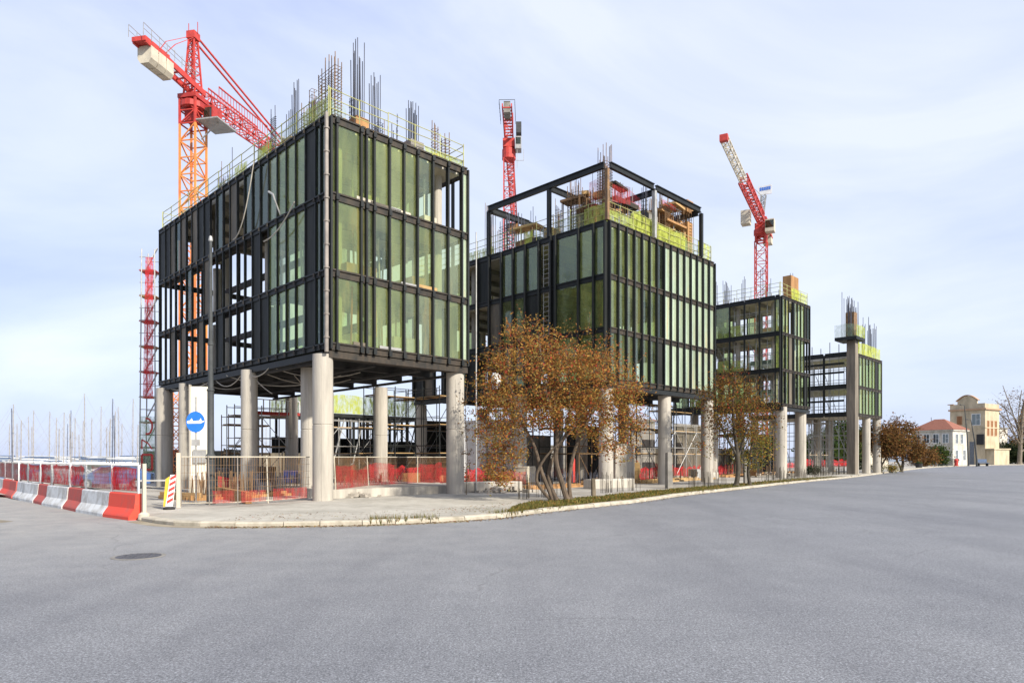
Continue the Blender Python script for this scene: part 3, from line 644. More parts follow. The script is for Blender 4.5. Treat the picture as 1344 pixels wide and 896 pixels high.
for q in range(22):
    x,y=(rq.uniform(.6,11),rq.uniform(.6,3.5)) if q%2 else (rq.uniform(.6,3.5),rq.uniform(.6,12)); z=zt2+rq.choice([0,0,1.4,2.6]); a,b=rq.uniform(.2,.9),rq.uniform(.1,.6)
    MB().obox((x,y),a,b,z,z+rq.uniform(.08,.5),rq.random()).build('formwork',M[rq.choice(['formwork','timber','rebar_rust','galv','steel_rust'])],b2)
    if z>zt2: MB().tube((x,y,zt2),(x+.1,y,z),.04).build('prop',M['rebar_rust'],b2)
sc=MB()
for q in range(14): x,y=rq.uniform(.5,11.5),rq.uniform(.5,2.5); sc.tube((x,y,zt2),(x+rq.uniform(-.1,.1),y,zt2+rq.uniform(2,4.2)),.03,n=5); sc.tube((x,y,zt2+1.9),(x+rq.uniform(1,2.2),y+rq.uniform(-.4,.4),zt2+rq.uniform(1.6,2.6)),.03,n=5)
for q in range(22): x,y=rq.uniform(6.5,11.6),rq.uniform(.4,2.8); sc.tube((x,y,zt2),(x+rq.uniform(-.1,.1),y,zt2+rq.uniform(2.4,4.6)),.028,n=5)
for q in range(12): x,y,z=rq.uniform(6,10),rq.uniform(.4,2.8),zt2+rq.uniform(1.5,4); sc.tube((x,y,z),(x+rq.uniform(1,2.2),y+rq.uniform(-.6,.6),z+rq.uniform(-.5,.5)),.028,n=5)
sc.build('roof_scaffold',M['galv'],b2)['kind']='stuff'
for (x,y,z,a,b,mt) in [(8.0,1.4,2.6,1.0,.7,'formwork'),(9.6,1.2,3.5,.9,.6,'timber'),(6.4,1.6,2.2,.8,.6,'panel_brown'),(10.4,1.5,2.4,.6,.7,'formwork'),(2.8,1.2,3.1,.9,.3,'steel_rust'),(1.2,3.6,2.4,.5,.9,'rebar_rust'),(1.2,8.0,1.6,.5,1.0,'timber')]:
    MB().obox((x,y),a,b,zt2+z,zt2+z+.16,.15).build('formwork_deck',M[mt],b2)
    for (p,q) in ((-1,-1),(1,-1),(1,1),(-1,1)): MB().tube((x+p*a*.8,y+q*b*.8,zt2),(x+p*a*.8,y+q*b*.8,zt2+z),.035,n=5).build('prop',M['rebar_rust'],b2)
for (x,y,h,nx,ny,sx,sy,ties,mt) in [(.75,.75,5.4,4,4,.22,.22,22,'rebar_rust'),(1.0,3.4,3.9,3,4,.25,.3,14,'rebar_rust'),(1.2,2.4,3.2,3,4,.22,.25,10,'rebar_rust'),(5.15,.7,4.6,2,3,.16,.16,12,'rebar'),(7.9,.9,4.1,4,4,.2,.2,16,'rebar_rust'),(7.0,1.2,3.6,3,3,.2,.2,8,'rebar_rust'),(10.9,.8,4.2,2,4,.25,.2,14,'rebar_rust'),(9.6,.8,1.8,2,2,.5,.5,0,'rebar'),(3.4,1.5,4.2,2,2,.2,.2,0,'rebar'),(1.2,10.2,3.2,3,5,.25,.25,10,'rebar'),(1.2,7.5,3.1,2,2,.25,.25,0,'rebar'),(1.5,4.0,4.3,3,3,.2,.3,0,'rebar'),(1.2,9,3.3,2,4,.3,.3,0,'rebar'),(2.4,.9,2.2,2,2,.3,.2,0,'rebar')]:
    rebars(b2,x,y,zt2,h,nx,ny,sx,sy,.023,ties,mt,.3)
for args in [(1.3,2.7,2.0,3.6,zt2+.05,zt2+1.9,'formwork'),(4.2,6.4,1.2,2.8,zt2+.9,zt2+1.15,'steel_dark'),(2.0,4.6,.8,2.0,zt2+2.0,zt2+2.3,'steel_rust'),(7.6,10.2,.4,2.6,zt2+1.95,zt2+2.1,'formwork'),(5.4,6.5,.5,2.0,zt2+1.2,zt2+1.9,'concrete_dark'),(10.5,11.2,.5,1.3,zt2,zt2+2.6,'formwork'),(.9,2.0,7.2,9.0,zt2,zt2+.8,'rebar_rust'),(.9,1.9,5.5,6.2,zt2,zt2+1.1,'timber'),(10.6,11.5,.6,1.2,zt2+3.4,zt2+4.3,'formwork'),(7.2,8.4,1.6,2.8,zt2,zt2+1.8,'slab')]:
    MB().box(*args[:6]).build('formwork',M[args[6]],b2)
for (p,q,hh) in [((1.2,.5,zt2+1.6),(3.2,.5,zt2+1.9),1.2),((3.6,.9,zt2+2.3),(5.0,.9,zt2+2.0),.9),((7.4,.7,zt2+3.0),(9.2,.7,zt2+3.0),.5),((1.2,1.2,zt2+1.5),(1.2,2.4,zt2+1.5),2.0)]:
    p,q=Vector(p),Vector(q); netsheet(lambda t: p.lerp(q,t),(q-p).length,hh,'net_red_thin',b2,'warning_net',3)
hr=random.Random(8)   # heaped green debris net inside the front rail
p,q=Vector((3.0,.35,zt2+.05)),Vector((10.5,.45,zt2+.05)); netsheet(lambda t: p.lerp(q,t)+Vector((0,.15*math.sin(t*40),0)),7.5,1.6,'net_green',b2,'safety_net',9,.6)

# --- block 3
A3=(24.7,62.3,0); LX3,LY3=6.6,13.0
b3=thing('construction_building','third block, narrower, with an open scaffolded left side and green netting','building',A3,R(45))
rng3=random.Random(15)
facade(b3,Face('X',LX3,LY3),[.06,.8,1.5,2.4,2.7,3.5,4.3,5.1,5.8,6.5],LV,lambda i,j: ['glass_olive','glass_olive','panel_brown',None,'glass_clear','glass_olive','glass_olive','panel_dark','glass_dark'][i] if rng3.random()<.8 else None,fin=.14,wid=.07,tran=.13)
facade(b3,Face('Y',LX3,LY3),[.06,.5,2.0,3.5,5.0,6.5,8,9.5,11,12.9],LV,lambda i,j: None if (i in(1,2) or rng3.random()<.5) else rng3.choice(['glass_olive','glass_clear']),fin=.14,wid=.1,tsteel='steel_dark',tran=.2)
facade(b3,Face('Y2',LX3,LY3),[.06+1.6*i for i in range(8)]+[12.9],LV,lambda i,j: None if rng3.random()<.6 else 'glass_olive',fin=.15)
facade(b3,Face('X2',LX3,LY3),[.06,1.6,3.2,4.8,6.5],LV,lambda i,j: None,fin=.15)
interior(b3,LX3,LY3,LV,31,8)
for (x,y,r) in [(.8,.3,.5),(6.0,.6,.5),(.5,7,.45),(6.1,7,.45),(.6,12.3,.45),(6,12.3,.45)]:
    column(MB(),x,y,.1,Z0-.17,r).build('column',M['concrete'],b3,True)
for k_ in ('X','Y'):
    eb=MB(); F=Face(k_,LX3,LY3); F.box(eb,0 if k_=='X' else .38,LX3 if k_=='X' else LY3,-.35,.06,Z0-.5,Z0-.21); eb.build('edge_beam',M['steel_dark'],b3)
F=Face('Y',LX3,LY3)
for j in range(3):
    for (a0,a1,hh,mt) in [(.6,3.4,1.3,'net_pale'),(3.5,6.4,1.2,'net_green'),(6.6,9.4,1.6,'net_green')]:
        netsheet(lambda t: F.pt(lerp(a0,a1,t),-.12,LV[j]+.2),a1-a0,hh,mt,b3,'safety_net',int(a0*10+j))
sc=MB()
for s_ in [.4+1.1*i for i in range(11)]:
    for d_ in (-.5,-1.4): sc.tube(F.pt(s_,d_,Z0+.2),F.pt(s_,d_,Z3+.8),.04,n=5)
for z in [Z0+.9+1.0*i for i in range(10)]:
    for d_ in (-.5,-1.4): sc.tube(F.pt(.4,d_,z),F.pt(11.4,d_,z),.035,n=5)
for i in range(10):
    sc.tube(F.pt(.4+1.1*i,-.5,Z0+.3+i%3*2.2),F.pt(1.5+1.1*i,-.5,Z0+2.4+i%3*2.2),.035,n=5)
sc.build('inner_scaffold',M['galv'],b3)
guard(b3,Face('Y',LX3,LY3),.1,LY3-.1,zt2,1.2); guard(b3,Face('X',LX3,LY3),.1,LX3-.1,zt2,1.2,[(2.8,6.5,1.1,'net_lime')])
MB().box(3.9,5.7,.7,1.5,zt2,zt2+2.7).build('formwork',M['formwork'],b3)
netsheet(lambda t: Vector((lerp(3.8,5.8,t),.62,zt2+.1)),2.0,1.4,'net_lime',b3,'safety_net',77)
for (x,y,h,nx,ny) in [(4.8,1.0,3.3,5,2),(2.6,3,4.2,1,2),(.8,1.5,2.0,2,2),(.8,4.0,3.0,2,2),(.8,5.6,2.4,2,3),(.9,7.0,3.2,2,2),(.8,8.6,2.7,2,3),(1.5,6.3,3.6,2,2)]:
    rebars(b3,x,y,zt2,h,nx,ny,.25,.25,.025,0,'rebar',.4)
# --- block 4
A4=(38.0,75.8,0); LX4,LY4=10.2,12.0
LV4=[6.85,10.0,13.6]
b4=thing('construction_building','farthest and lowest block, a bare steel frame beside a raw concrete pier','building',A4,R(45))
rng4=random.Random(4)
facade(b4,Face('X',LX4,LY4),[.06,1.1,2.1,3.2,4.3,5.4,6.6,7.6,8.8,10.1],LV4,lambda i,j: [None,'panel_brown','glass_olive','glass_olive','glass_clear','glass_olive','glass_olive','panel_dark','glass_olive'][i],fin=.12,wid=.07)
facade(b4,Face('Y',LX4,LY4),[.06,3,6,9,11.9],LV4,lambda i,j: None,fin=.2,wid=.2,tran=.25,tsteel='steel_dark')
facade(b4,Face('Y2',LX4,LY4),[.06+2*i for i in range(6)]+[11.9],LV4,lambda i,j: 'glass_olive' if (i<1 and rng4.random()<.6) else None,fin=.15)
facade(b4,Face('X2',LX4,LY4),[.06,2.5,5,7.5,10.1],LV4,lambda i,j: None,fin=.15)
for j,z in enumerate(LV4):
    MB().box(2.5 if j else .3,LX4-.3,.3,LY4-.3,z-.16,z+.16).build('floor_slab',M['slab'],b4)
MB().box(-.35,.65,-.45,.45,.1,15.0).build('concrete_pier',M['pier'],b4)
MB().box(-1.3,1.4,-.9,1.4,15.0,15.35).build('pier_platform',M['steel_dark'],b4)
netsheet(lambda t: Vector((lerp(-1.3,1.4,t),-.9,15.3)),2.7,1.4,'net_green',b4,'safety_net',5)
netsheet(lambda t: Vector((-1.3,lerp(-.9,1.4,t),15.3)),2.3,1.5,'net_pale',b4,'safety_net',6)
netsheet(lambda t: Vector((lerp(1.4,10.1,t),.1,13.75)),8.7,1.5,'net_lime',b4,'safety_net',8)
for (x,y,r) in [(2.0,.4,.45),(6,.4,.45),(9.8,.4,.45),(.4,6,.45),(.4,11.5,.45),(6,6,.45),(5.5,11.5,.45),(9.8,6,.45)]:
    column(MB(),x,y,.1,LV4[0]-.17,r).build('column',M['concrete'],b4,True)
for (x,y,z,h,nx,ny,mt) in [(.3,.2,15.3,3.4,5,3,'rebar_rust'),(-.6,0,15.3,4.8,2,2,'rebar'),(1.3,.2,15.0,5.0,2,2,'rebar'),(3.2,.8,13.7,5.6,3,2,'rebar'),(6.2,.8,13.7,4.2,2,2,'rebar'),(9,.8,13.7,4.6,2,2,'rebar'),(4.6,.9,13.7,4.0,2,2,'rebar'),(.6,8,13.7,2,2,2,'rebar'),(.9,.6,15.3,5.2,3,3,'rebar'),(2.6,.4,13.7,6.4,2,3,'rebar'),(1.6,.2,13.7,4.0,3,2,'rebar_rust'),(5.4,.5,13.7,5.0,2,2,'rebar'),(7.4,.5,13.7,5.4,3,2,'rebar'),(9.4,.5,13.7,5.0,2,2,'rebar'),(-1.0,.6,15.3,5.4,1,2,'rebar'),(2.0,.5,13.7,6.0,2,2,'rebar')]:
    rebars(b4,x,y,z,h,nx,ny,.22,.22,.03,5 if mt=='rebar_rust' else 0,mt,.4)
MB().box(-.25,.75,-.3,.6,15.4,18.2).build('formwork',M['rebar_rust'],b4)
for z in (8.4,11.6,12.6): hbeam(MB(),(-.1,.8,z),(-.1,11.8,z),.16,.22).build('floor_beam',M['steel_dark'],b4)
F=Face('Y',LX4,LY4); sc=MB()
for i in range(12):
    a=.6+i*1.0; sc.tube(F.pt(a,-.6,.1),F.pt(a,-.6,14.6+(i%3)*.3),.045,n=5)
for z in [1.5+1.5*i for i in range(9)]: sc.tube(F.pt(.6,-.6,z),F.pt(11.6,-.6,z),.04,n=5)
for i in range(20): a=.5+i*.58; sc.tube(F.pt(a,-2.4,.1),F.pt(a,-2.4,13.2),.035,n=5)
for z in [1.0+1.0*i for i in range(13)]: sc.tube(F.pt(.6,-2.4,z),F.pt(11.6,-2.4,z),.03,n=5)
for i in range(9): sc.tube(F.pt(.6+i*1.2,-2.4,1+i%3*4),F.pt(1.8+i*1.2,-2.4,5+i%3*4),.035,n=5)
for i in range(6): sc.tube(F.pt(.6+i*1.8,-.6,z_:=2+i%2*5),F.pt(2.4+i*1.8,-.6,z_+4.5),.04,n=5)
sc.build('inner_scaffold',M['galv'],b4)
# low steel frame behind, seen under block 1
b5=thing('steel_frame','low dark steel frame with a green-netted deck, seen under the nearest block','steel frame',(-16.2,57.2,0),R(45))
fr=MB()
for i in range(9):
    for j in range(3): fr.box(i*1.5-.09,i*1.5+.09,2+j*3-.09,2+j*3+.09,.1,5.6)
fr.build('post',M['steel_dark'],b5)
MB().box(-.4,12.6,1.6,8.4,5.6,5.9).build('deck',M['steel_dark'],b5)
MB().box(-.3,12.4,8.2,8.35,.15,3.9).build('back_wall',M['panel_dark'],b5)
netsheet(lambda t: Vector((lerp(-.3,12.5,t),1.6,5.92)),12.8,1.7,'net_lime',b5,'safety_net',12)
netsheet(lambda t: Vector((-.35,lerp(1.6,8.4,t),5.92)),6.8,1.5,'net_lime',b5,'safety_net',13)
for i in range(6): MB().bar((i*2,1.9,.3),(i*2+1.5,1.9,5.5),.09).build('brace',M['galv'],b5)

# ------------------------------------------------------------------ scaffolds in the yard
def scaffold(loc, rz, nx, nz, label, mt='galv', bay=1.8, lift=2.0, dep=1.2):
    t=thing('scaffold',label,'scaffold',loc,rz,'tube scaffolds standing in the yard')
    s=MB()
    for i in range(nx+1):
        for d_ in (0,dep): s.tube((i*bay,d_,0),(i*bay,d_,nz*lift+.9),.035,n=5)
    s.build('standard',M[mt],t); s=MB()
    for kz in range(nz+1):
        for d_ in (0,dep):
            s.tube((0,d_,kz*lift+.15),(nx*bay,d_,kz*lift+.15),.03,n=5)
            if kz: s.tube((0,d_,kz*lift+.75),(nx*bay,d_,kz*lift+.75),.025,n=5)
        for i in range(nx+1): s.tube((i*bay,0,kz*lift+.15),(i*bay,dep,kz*lift+.15),.03,n=5)
    s.build('ledger',M[mt],t); s=MB()
    for i in range(nx):
        for kz in range(nz):
            a,b=(i*bay,(i+1)*bay) if (i+kz)%2 else ((i+1)*bay,i*bay)
            s.tube((a,0,kz*lift+.15),(b,0,(kz+1)*lift+.15),.025,n=5)
    s.build('brace',M[mt],t); s=MB()
    for kz in range(1,nz+1): s.box(.05,nx*bay-.05,.1,dep-.1,kz*lift+.19,kz*lift+.24)
    s.build('platform',M['timber'],t)
    return t
scaffold((-17.8,43.5,.52),R(45),2,2,'grey tube scaffold behind the lamp post under the nearest block')
scaffold((-14.5,50.5,.1),R(45),3,2,'tube scaffold beyond the back columns of the nearest block')
scaffold((-4.2,48.0,.1),R(135),3,3,'dark tall tube scaffold left of the second block',mt='steel_dark')
scaffold((3.0,53.0,.1),R(45),3,2,'dark scaffold under the middle of the second block',mt='steel_dark')
scaffold((13.0,58.0,.1),R(45),4,2,'tube scaffold behind the right columns of the second block')
scaffold((22.0,72.0,.1),R(45),4,2,'tube scaffold behind the columns of the third block')
scaffold((-3.4,53.0,.1),R(45),2,2,'rusty tube scaffold between the two nearest blocks',mt='rebar_rust')
for (u,y,w_,h,rz,mt,lab) in [(700,55,4.5,3.6,45,'concrete_dark','grey concrete wall behind the big tree trunks'),(770,57,5,4.4,45,'panel_dark','dark panelled wall under the second block behind the big tree'),(845,60,4,5.2,45,'concrete_dark','dull concrete core wall left of the right hand columns of the second block'),(905,66,5,5,45,'panel_brown','brown boarded wall between the right columns of the second block'),(1000,84,6,4.6,45,'panel_dark','dark wall behind the third block columns'),(575,60,5,5,45,'panel_dark','dark panelled wall between the nearest and second blocks'),(820,50,2.6,2.8,45,'concrete','short pale concrete wall right of the big tree'),(1150,110,7,3.4,30,'cream','pale boundary wall behind the rust brown trees')]:
    t=thing('yard_wall',lab,'wall',(GX(u,y),y,.1),R(rz)); s=MB()
    for q in range(int(w_/.6)): s.box(-w_/2+q*.6,-w_/2+q*.6+.585,-.12,.12+.02*(q%2),0,h)
    s.build('wall',M[mt],t); MB().box(-w_/2,w_/2,-.16,.18,h+.003,h+.1).build('capping',M['concrete_dark'],t)
scaffold((8.5,52.0,.1),R(45),4,3,'dark scaffold directly behind the front columns of the second block',mt='steel_dark')
scaffold((1.5,50.0,.1),R(135),3,2,'dark scaffold under the left edge of the second block',mt='steel_dark')
scaffold((27.0,70.0,.1),R(135),3,2,'rusty scaffold under the third block',mt='rebar_rust')
scaffold((36.0,82.0,.1),R(45),4,3,'grey scaffold under the farthest block')
scaffold((-9.5,46.5,.1),R(45),2,3,'dark scaffold under the back of the nearest block',mt='steel_dark')
rc=random.Random(12)
for (u,y,mt,lab) in [(455,44,'timber','pallet of yellow boards behind the red net right of the corner column'),(540,47,'formwork','stack of brown formwork sheets behind the inner column'),(345,42,'rebar_rust','rusty bundle stack behind the corner fence'),(285,42,'galv','grey stack of scaffold parts behind the street lamp'),(690,48,'cream','pale stack of boards left of the big tree trunks'),(830,52,'timber','yellow pallet behind the grey verge post'),(915,58,'galv','grey pallet by the second tree'),(985,66,'formwork','brown pallet before the third block'),(1090,92,'cream','pale pallet before the farthest block'),(420,52,'formwork','brown pallet far behind the corner column')]:
    t=thing('pallet_stack',lab,'pallet',(GX(u,y),y,.115),rc.random()*3); s=MB()
    for q in (-.5,0,.5): s.box(-.6,.6,q-.05,q+.05,0,.1)
    s.box(-.6,.6,-.55,.55,.103,.14); s.build('pallet',M['timber'],t); s=MB(); z=.143
    for q in range(rc.randint(3,7)): hh=rc.uniform(.1,.25); s.obox((rc.uniform(-.05,.05),0),.55,.5,z,z+hh-.004,rc.uniform(-.06,.06)); z+=hh
    s.build('load',M[mt],t)
for i,(u0_,y0_,u1_,y1_,h,mt,lab) in enumerate([(190,66,330,62,2.6,'panel_dark','dark hoarding at the back of the yard behind the leftmost columns'),(335,60,470,66,2.3,'panel_brown','brown hoarding at the back of the yard behind the blue chest'),(475,64,620,70,3.4,'panel_dark','dark hoarding at the back of the yard between the first two blocks'),(622,72,800,76,3.2,'concrete_dark','grey hoarding at the back of the yard behind the big tree'),(805,78,1010,92,3.0,'panel_brown','brown hoarding at the back of the yard behind the second and third blocks')]):
    a,b=Vector((GX(u0_,y0_),y0_,.1)),Vector((GX(u1_,y1_),y1_,.1)); d=b-a; t=thing('site_hoarding',lab,'hoarding',tuple(a),math.atan2(d.y,d.x)); rr=random.Random(i); s=MB(); x=0
    while x<d.length-1.2: s.box(x,x+1.18,-.03,.03,.05,h+rr.choice([0,0,.05,-.08])); x+=1.2
    s.build('boards',M[mt],t); s=MB(); x=0
    while x<d.length: s.box(x-.05,x+.05,-.14,-.033,0,h+.15); x+=2.4
    s.build('posts',M['steel_rust'],t)['kind']='stuff'
for (u,y,rz,nx,nz,mt,lab) in [(300,47,45,2,2,'rebar_rust','rusty scaffold between the two columns right of the street lamp'),(470,52,45,3,2,'steel_dark','dark scaffold just right of the corner column far back'),(560,58,45,3,2,'galv','grey scaffold left of the right corner column far back'),(700,60,135,4,3,'steel_dark','dark scaffold behind the left part of the big tree'),(760,50,45,3,2,'rebar_rust','rusty scaffold right behind the big tree trunks'),(865,62,45,4,3,'steel_dark','dark scaffold at the back of the second block right side'),(955,68,45,4,2,'steel_dark','dark scaffold behind the second tree')]:
    scaffold((GX(u,y),y,.1),R(rz),nx,nz,lab,mt=mt,bay=1.5)
# balcony-like loading platform, red edge
lp=thing('loading_platform','small loading platform with a red edge hung behind the lamp post','platform',(-17.6,46.8,0),R(45))
MB().box(0,3.2,0,1.2,5.0,5.2).build('deck',M['red'],lp); s=MB()
for i in range(8): s.box(i*.45,i*.45+.06,.0,.06,5.2,6.0)
s.box(0,3.2,0,.06,6.003,6.06); s.build('railing',M['white_paint'],lp)
s=MB()
for i in (0.1,3.0):
    for j in (.1,1.0): s.box(i,i+.12,j,j+.12,.52,5.0)
s.build('leg',M['galv'],lp)

# ------------------------------------------------------------------ cranes
def mast(root, z0,z1,w,m1,name='mast',ch=.15,br=.075):
    return MB().lattice((0,0,z0),(0,0,z1),w,w,ch,br,w*.95).build(name,M[m1],root)
def crane1():
    c=thing('tower_crane','large red and orange tower crane with cream counterweight, behind the nearest block','crane',(-31.5,67,0),R(-11.6))
    mast(c,0,34.6,1.7,'orange',ch=.17,br=.1); mast(c,34.62,37.2,1.7,'red','slewing_tower',ch=.19,br=.11)
    s=MB(); s.lathe((0,0,0),[(.95,36.2),(1.2,36.3),(1.2,36.8),(.95,37.0)],16); s.box(-1,1,-1,1,37.1,37.5); s.build('slewing_ring',M['red_dark'],c)
    s=MB(); s.box(-.55,.55,-.55,.55,35.0,36.1); s.build('winch_cage',M['red_dark'],c)
    # cab and platform
    cb=MB(); cb.box(.95,2.0,.2,1.7,35.0,36.7); cab=cb.build('cab',M['red_dark'],c)
    MB().box(1.05,1.9,.17,.197,35.5,36.5).build('window',M['glass_dark'],cab)
    s=MB(); s.box(.9,3.3,-.9,2.2,34.8,34.92); s.bar((.9,0,33.3),(2.8,0,34.8),.1); s.build('cab_platform',M['galv'],c)
    s=MB()
    for x in (-.62,.62):
        for y in (-.6,.6): s.bar((x,y,37.5),(x*.45,y*.45,43.3),.14)
    for i in range(7):
        f0,f1=1-.55*i/7,1-.55*(i+1)/7; z0,z1=37.5+5.8*i/7,37.5+5.8*(i+1)/7
        for (a,b) in (((-1,-1),(1,-1)),((1,-1),(1,1)),((1,1),(-1,1)),((-1,1),(-1,-1))):
            s.bar((a[0]*.62*f0,a[1]*.6*f0,z0),(b[0]*.62*f1,b[1]*.6*f1,z1),.07); s.bar((a[0]*.62*f1,a[1]*.6*f1,z1),(b[0]*.62*f1,b[1]*.6*f1,z1),.06)
    s.box(-.45,.45,-.45,.45,43.2,43.9)
    for x in (-.5,.5): s.bar((x,0,43.8),(x,0,44.9),.05)
    s.build('tower_head',M['red'],c)
    zj=38.0; rise=.06
    j=MB(); j.lattice((0,.9,zj),(0,42,zj+42*rise),1.15,1.2,.12,.07,1.3); j.build('jib',M['red'],c)
    d=MB(); z=lambda y: zj+y*rise      # deeper railed walkway frame on the inner jib
    for x in (-.62,.62):
        d.bar((x,3.2,z(3.2)+2.0),(x,12.2,z(12.2)+1.7),.12)
        for i in range(19): y=3.2+i*.5; d.bar((x,y,z(y)+.6),(x,y,z(y)+2.0-.3*(y-3.2)/9),.045)
    d.build('walkway_frame',M['red'],c)
    s=MB(); s.bar((-.6,1,zj+.3),(-.6,-7.2,zj+.9),.18,.55); s.bar((.6,1,zj+.3),(.6,-7.2,zj+.9),.18,.55)
    for i in range(9): s.bar((-.6,-i*.9,zj+.3+i*.06),(.6,-i*.9,zj+.3+i*.06),.12)
    s.box(-.7,.7,-7.3,-4.2,zj+.75,zj+1.15); s.build('counter_jib',M['red'],c)
    for y0 in (-6.6,-5.6,-4.6):
        s=MB(); prof=[(-.7,zj-.4),(-.42,zj-.8),(.42,zj-.8),(.7,zj-.4),(.7,zj+.7),(-.7,zj+.7)]
        s.prism(prof,(0,y0,0),(0,y0+.92,0)); s.build('counterweight',M['cream'],c)
    s=MB()
    for x in (-.75,.75):
        for i in range(8): s.bar((x,-7.6+i*1.0,zj+1.0),(x,-7.6+i*1.0,zj+2.0),.045)
        s.bar((x,-7.6,zj+2.1),(x,-.6,zj+1.6),.045); s.bar((x,-7.6,zj+1.6),(x,-.6,zj+1.2),.035)
    s.build('walkway_rail',M['galv'],c)
    s=MB(); s.bar((-.3,0,43.6),(-.3,20,zj+1.9),.15); s.bar((.3,0,43.6),(.3,20,zj+1.9),.15); s.build('tie_bar',M['red'],c)
    s=MB(); s.bar((-.3,0,43.6),(-.5,-3.2,zj+1.9+1.3),.05); s.bar((.3,0,43.5),(.5,-3.2,zj+2.8),.05); s.bar((-.5,-3.2,zj+3.2),(-.5,-4.6,zj+1.1),.06); s.bar((.5,-3.2,zj+2.8),(.5,-4.6,zj+1.1),.06); s.build('tie_bar',M['red'],c)
    MB().box(-1.6,1.6,-1.6,1.6,.0,.7).build('base',M['concrete'],c)
    s=MB(); s.bar((.62,13.5,z(13.5)+.5),(1.5,13.8,z(13.5)+1.0),.12); s.ball((1.6,13.8,z(13.5)+.9),.35,.25,.2); s.build('floodlight',M['galv'],c)
    return c
crane1()
def crane2():
    c=thing('tower_crane','red tower crane seen end-on in the gap between the two nearest blocks','crane',(GX(668,114),114,0),R(-1.5))
    mast(c,0,52.0,1.7,'red',ch=.17,br=.085)
    s=MB(); s.lathe((0,0,0),[(.9,51.8),(1.15,52),(1.15,53.6),(.95,53.8)],16); s.box(-1.0,1.0,-1.0,1.0,53.8,55.2); s.build('slewing_ring',M['red'],c)
    s=MB(); s.lattice((0,0,55.2),(0,0,59.5),1.3,1.3,.17,.1,1.2); s.build('tower_head',M['red'],c)
    s=MB(); s.lattice((0,1,55),(0,42,56),1.2,1.3,.15,.08,1.4); s.build('jib',M['red'],c)
    s=MB(); s.bar((-.7,.5,55.6),(-.7,-10.2,55.9),.18,.5); s.bar((.7,.5,55.6),(.7,-10.2,55.9),.18,.5)
    for i in range(11): s.bar((-.75,-i,55.6),(.75,-i,55.6),.15)
    s.build('counter_jib',M['red'],c)
    for y0 in (-10.0,-9.0): MB().box(-.5,.5,y0,y0+.9,54.9,56.6).build('counterweight',M['concrete_dark'],c)
    s=MB(); s.box(-.45,.45,-7.5,-5.5,55.9,57.0); s.build('winch',M['concrete_dark'],c)
    s=MB()
    for x in (-1.2,1.2):
        for i in range(6): s.bar((x,-10.2+i*1.2,55.9),(x,-10.2+i*1.2,56.7),.06)
        s.bar((x,-10.2,56.7),(x,-4,56.7),.06); s.bar((x,-10.2,56.3),(x,-4,56.3),.05)
    s.bar((-1.2,-10.2,56.7),(1.2,-10.2,56.7),.06); s.build('walkway_rail',M['pole_grey'],c)
    cb=MB(); cb.box(1.1,2.1,-1.6,.3,53.2,55.2); cab=cb.build('cab',M['galv'],c); MB().box(1.2,2.0,-1.63,-1.603,53.9,55.0).build('window',M['glass_dark'],cab)
    s=MB(); s.box(1.2,2.1,-1.2,0.2,56.0,57.8); s.build('electrical_cabinet',M['pole_grey'],c)
    s=MB(); s.bar((1.2,-1.5,51.2),(2.5,-1.5,51.2),.08); s.bar((2.5,-1.5,51.2),(2.5,-1.5,53),.08); s.bar((1.4,-1.5,50),(1.4,-1.5,53),.08); s.build('ladder_frame',M['galv'],c)
    MB().box(-1.6,1.6,-1.6,1.6,0,.7).build('base',M['concrete'],c)
crane2()
def crane3():
    c=thing('tower_crane','red tower crane with a pale-tipped jib and small white sign, behind the third block','crane',(GX(999,114),114,0),R(151.3))
    zj=41.8
    mast(c,0,zj-3.6,1.8,'red',ch=.16,br=.085); s=MB(); s.lattice((0,0,zj-3.6),(0,0,zj-.6),1.5,1.5,.3,.2,1.0); s.lathe((0,0,0),[(.9,zj-2.6),(1.2,zj-2.4),(1.2,zj-1.6),(.9,zj-1.4)],14); s.build('slewing_tower',M['red'],c)
    s=MB(); s.lattice((0,.4,zj+.3),(0,17,zj+.9),1.15,1.25,.17,.1,1.4); s.build('jib',M['red'],c)
    s=MB(); s.lattice((0,17.05,zj+.8),(0,30,zj+1.3),.8,.85,.11,.065,1.2); jt=s.build('jib_tip_section',M['cream'],c)
    MB().box(-.5,.5,30.02,30.7,zj+.85,zj+1.7).build('end_cap',M['red'],c)
    s=MB(); s.lattice((0,-.4,zj),(0,-8,zj-.2),1.3,1.2,.26,.16,1.2); s.build('counter_jib',M['red'],c)
    MB().box(-.7,.7,-8.4,-6.6,zj-2.0,zj+.1).build('counterweight',M['cream'],c)
    MB().box(-.9,.9,-6.3,-4.2,zj-.3,zj+.9).build('winch',M['galv'],c)
    cb=MB(); cb.box(-2.3,-.9,.4,2.0,zj-2.6,zj-.6); cab=cb.build('cab',M['cream'],c); MB().box(-2.25,-.95,2.003,2.03,zj-2.0,zj-.8).build('window',M['glass_dark'],cab)
    MB().box(1.0,2.4,3.6,5.2,zj-1.8,zj+.4).build('machinery_cabinet',M['cream'],c)
    s=MB(); s.lattice((0,0,zj+.6),(-.4,0,zj+4.2),.7,.7,.16,.1,.8); s.build('tower_head',M['galv'],c)
    sg=MB(); sg.box(-1.7,.5,.0,.12,zj+4.2,zj+5.7); so2=sg.build('sign_panel',M['white_paint'],c)
    for i in range(6): MB().box(-1.5+i*.3,-1.3+i*.3,.123,.15,zj+4.9,zj+5.45).build('sign_mark',M['blue_sign'],so2)
    s=MB(); s.bar((0,.2,zj+4.2),(0,14,zj+1.6),.06); s.build('tie_bar',M['galv'],c)
    MB().box(-1.6,1.6,-1.6,1.6,0,.7).build('base',M['concrete'],c)
crane3()
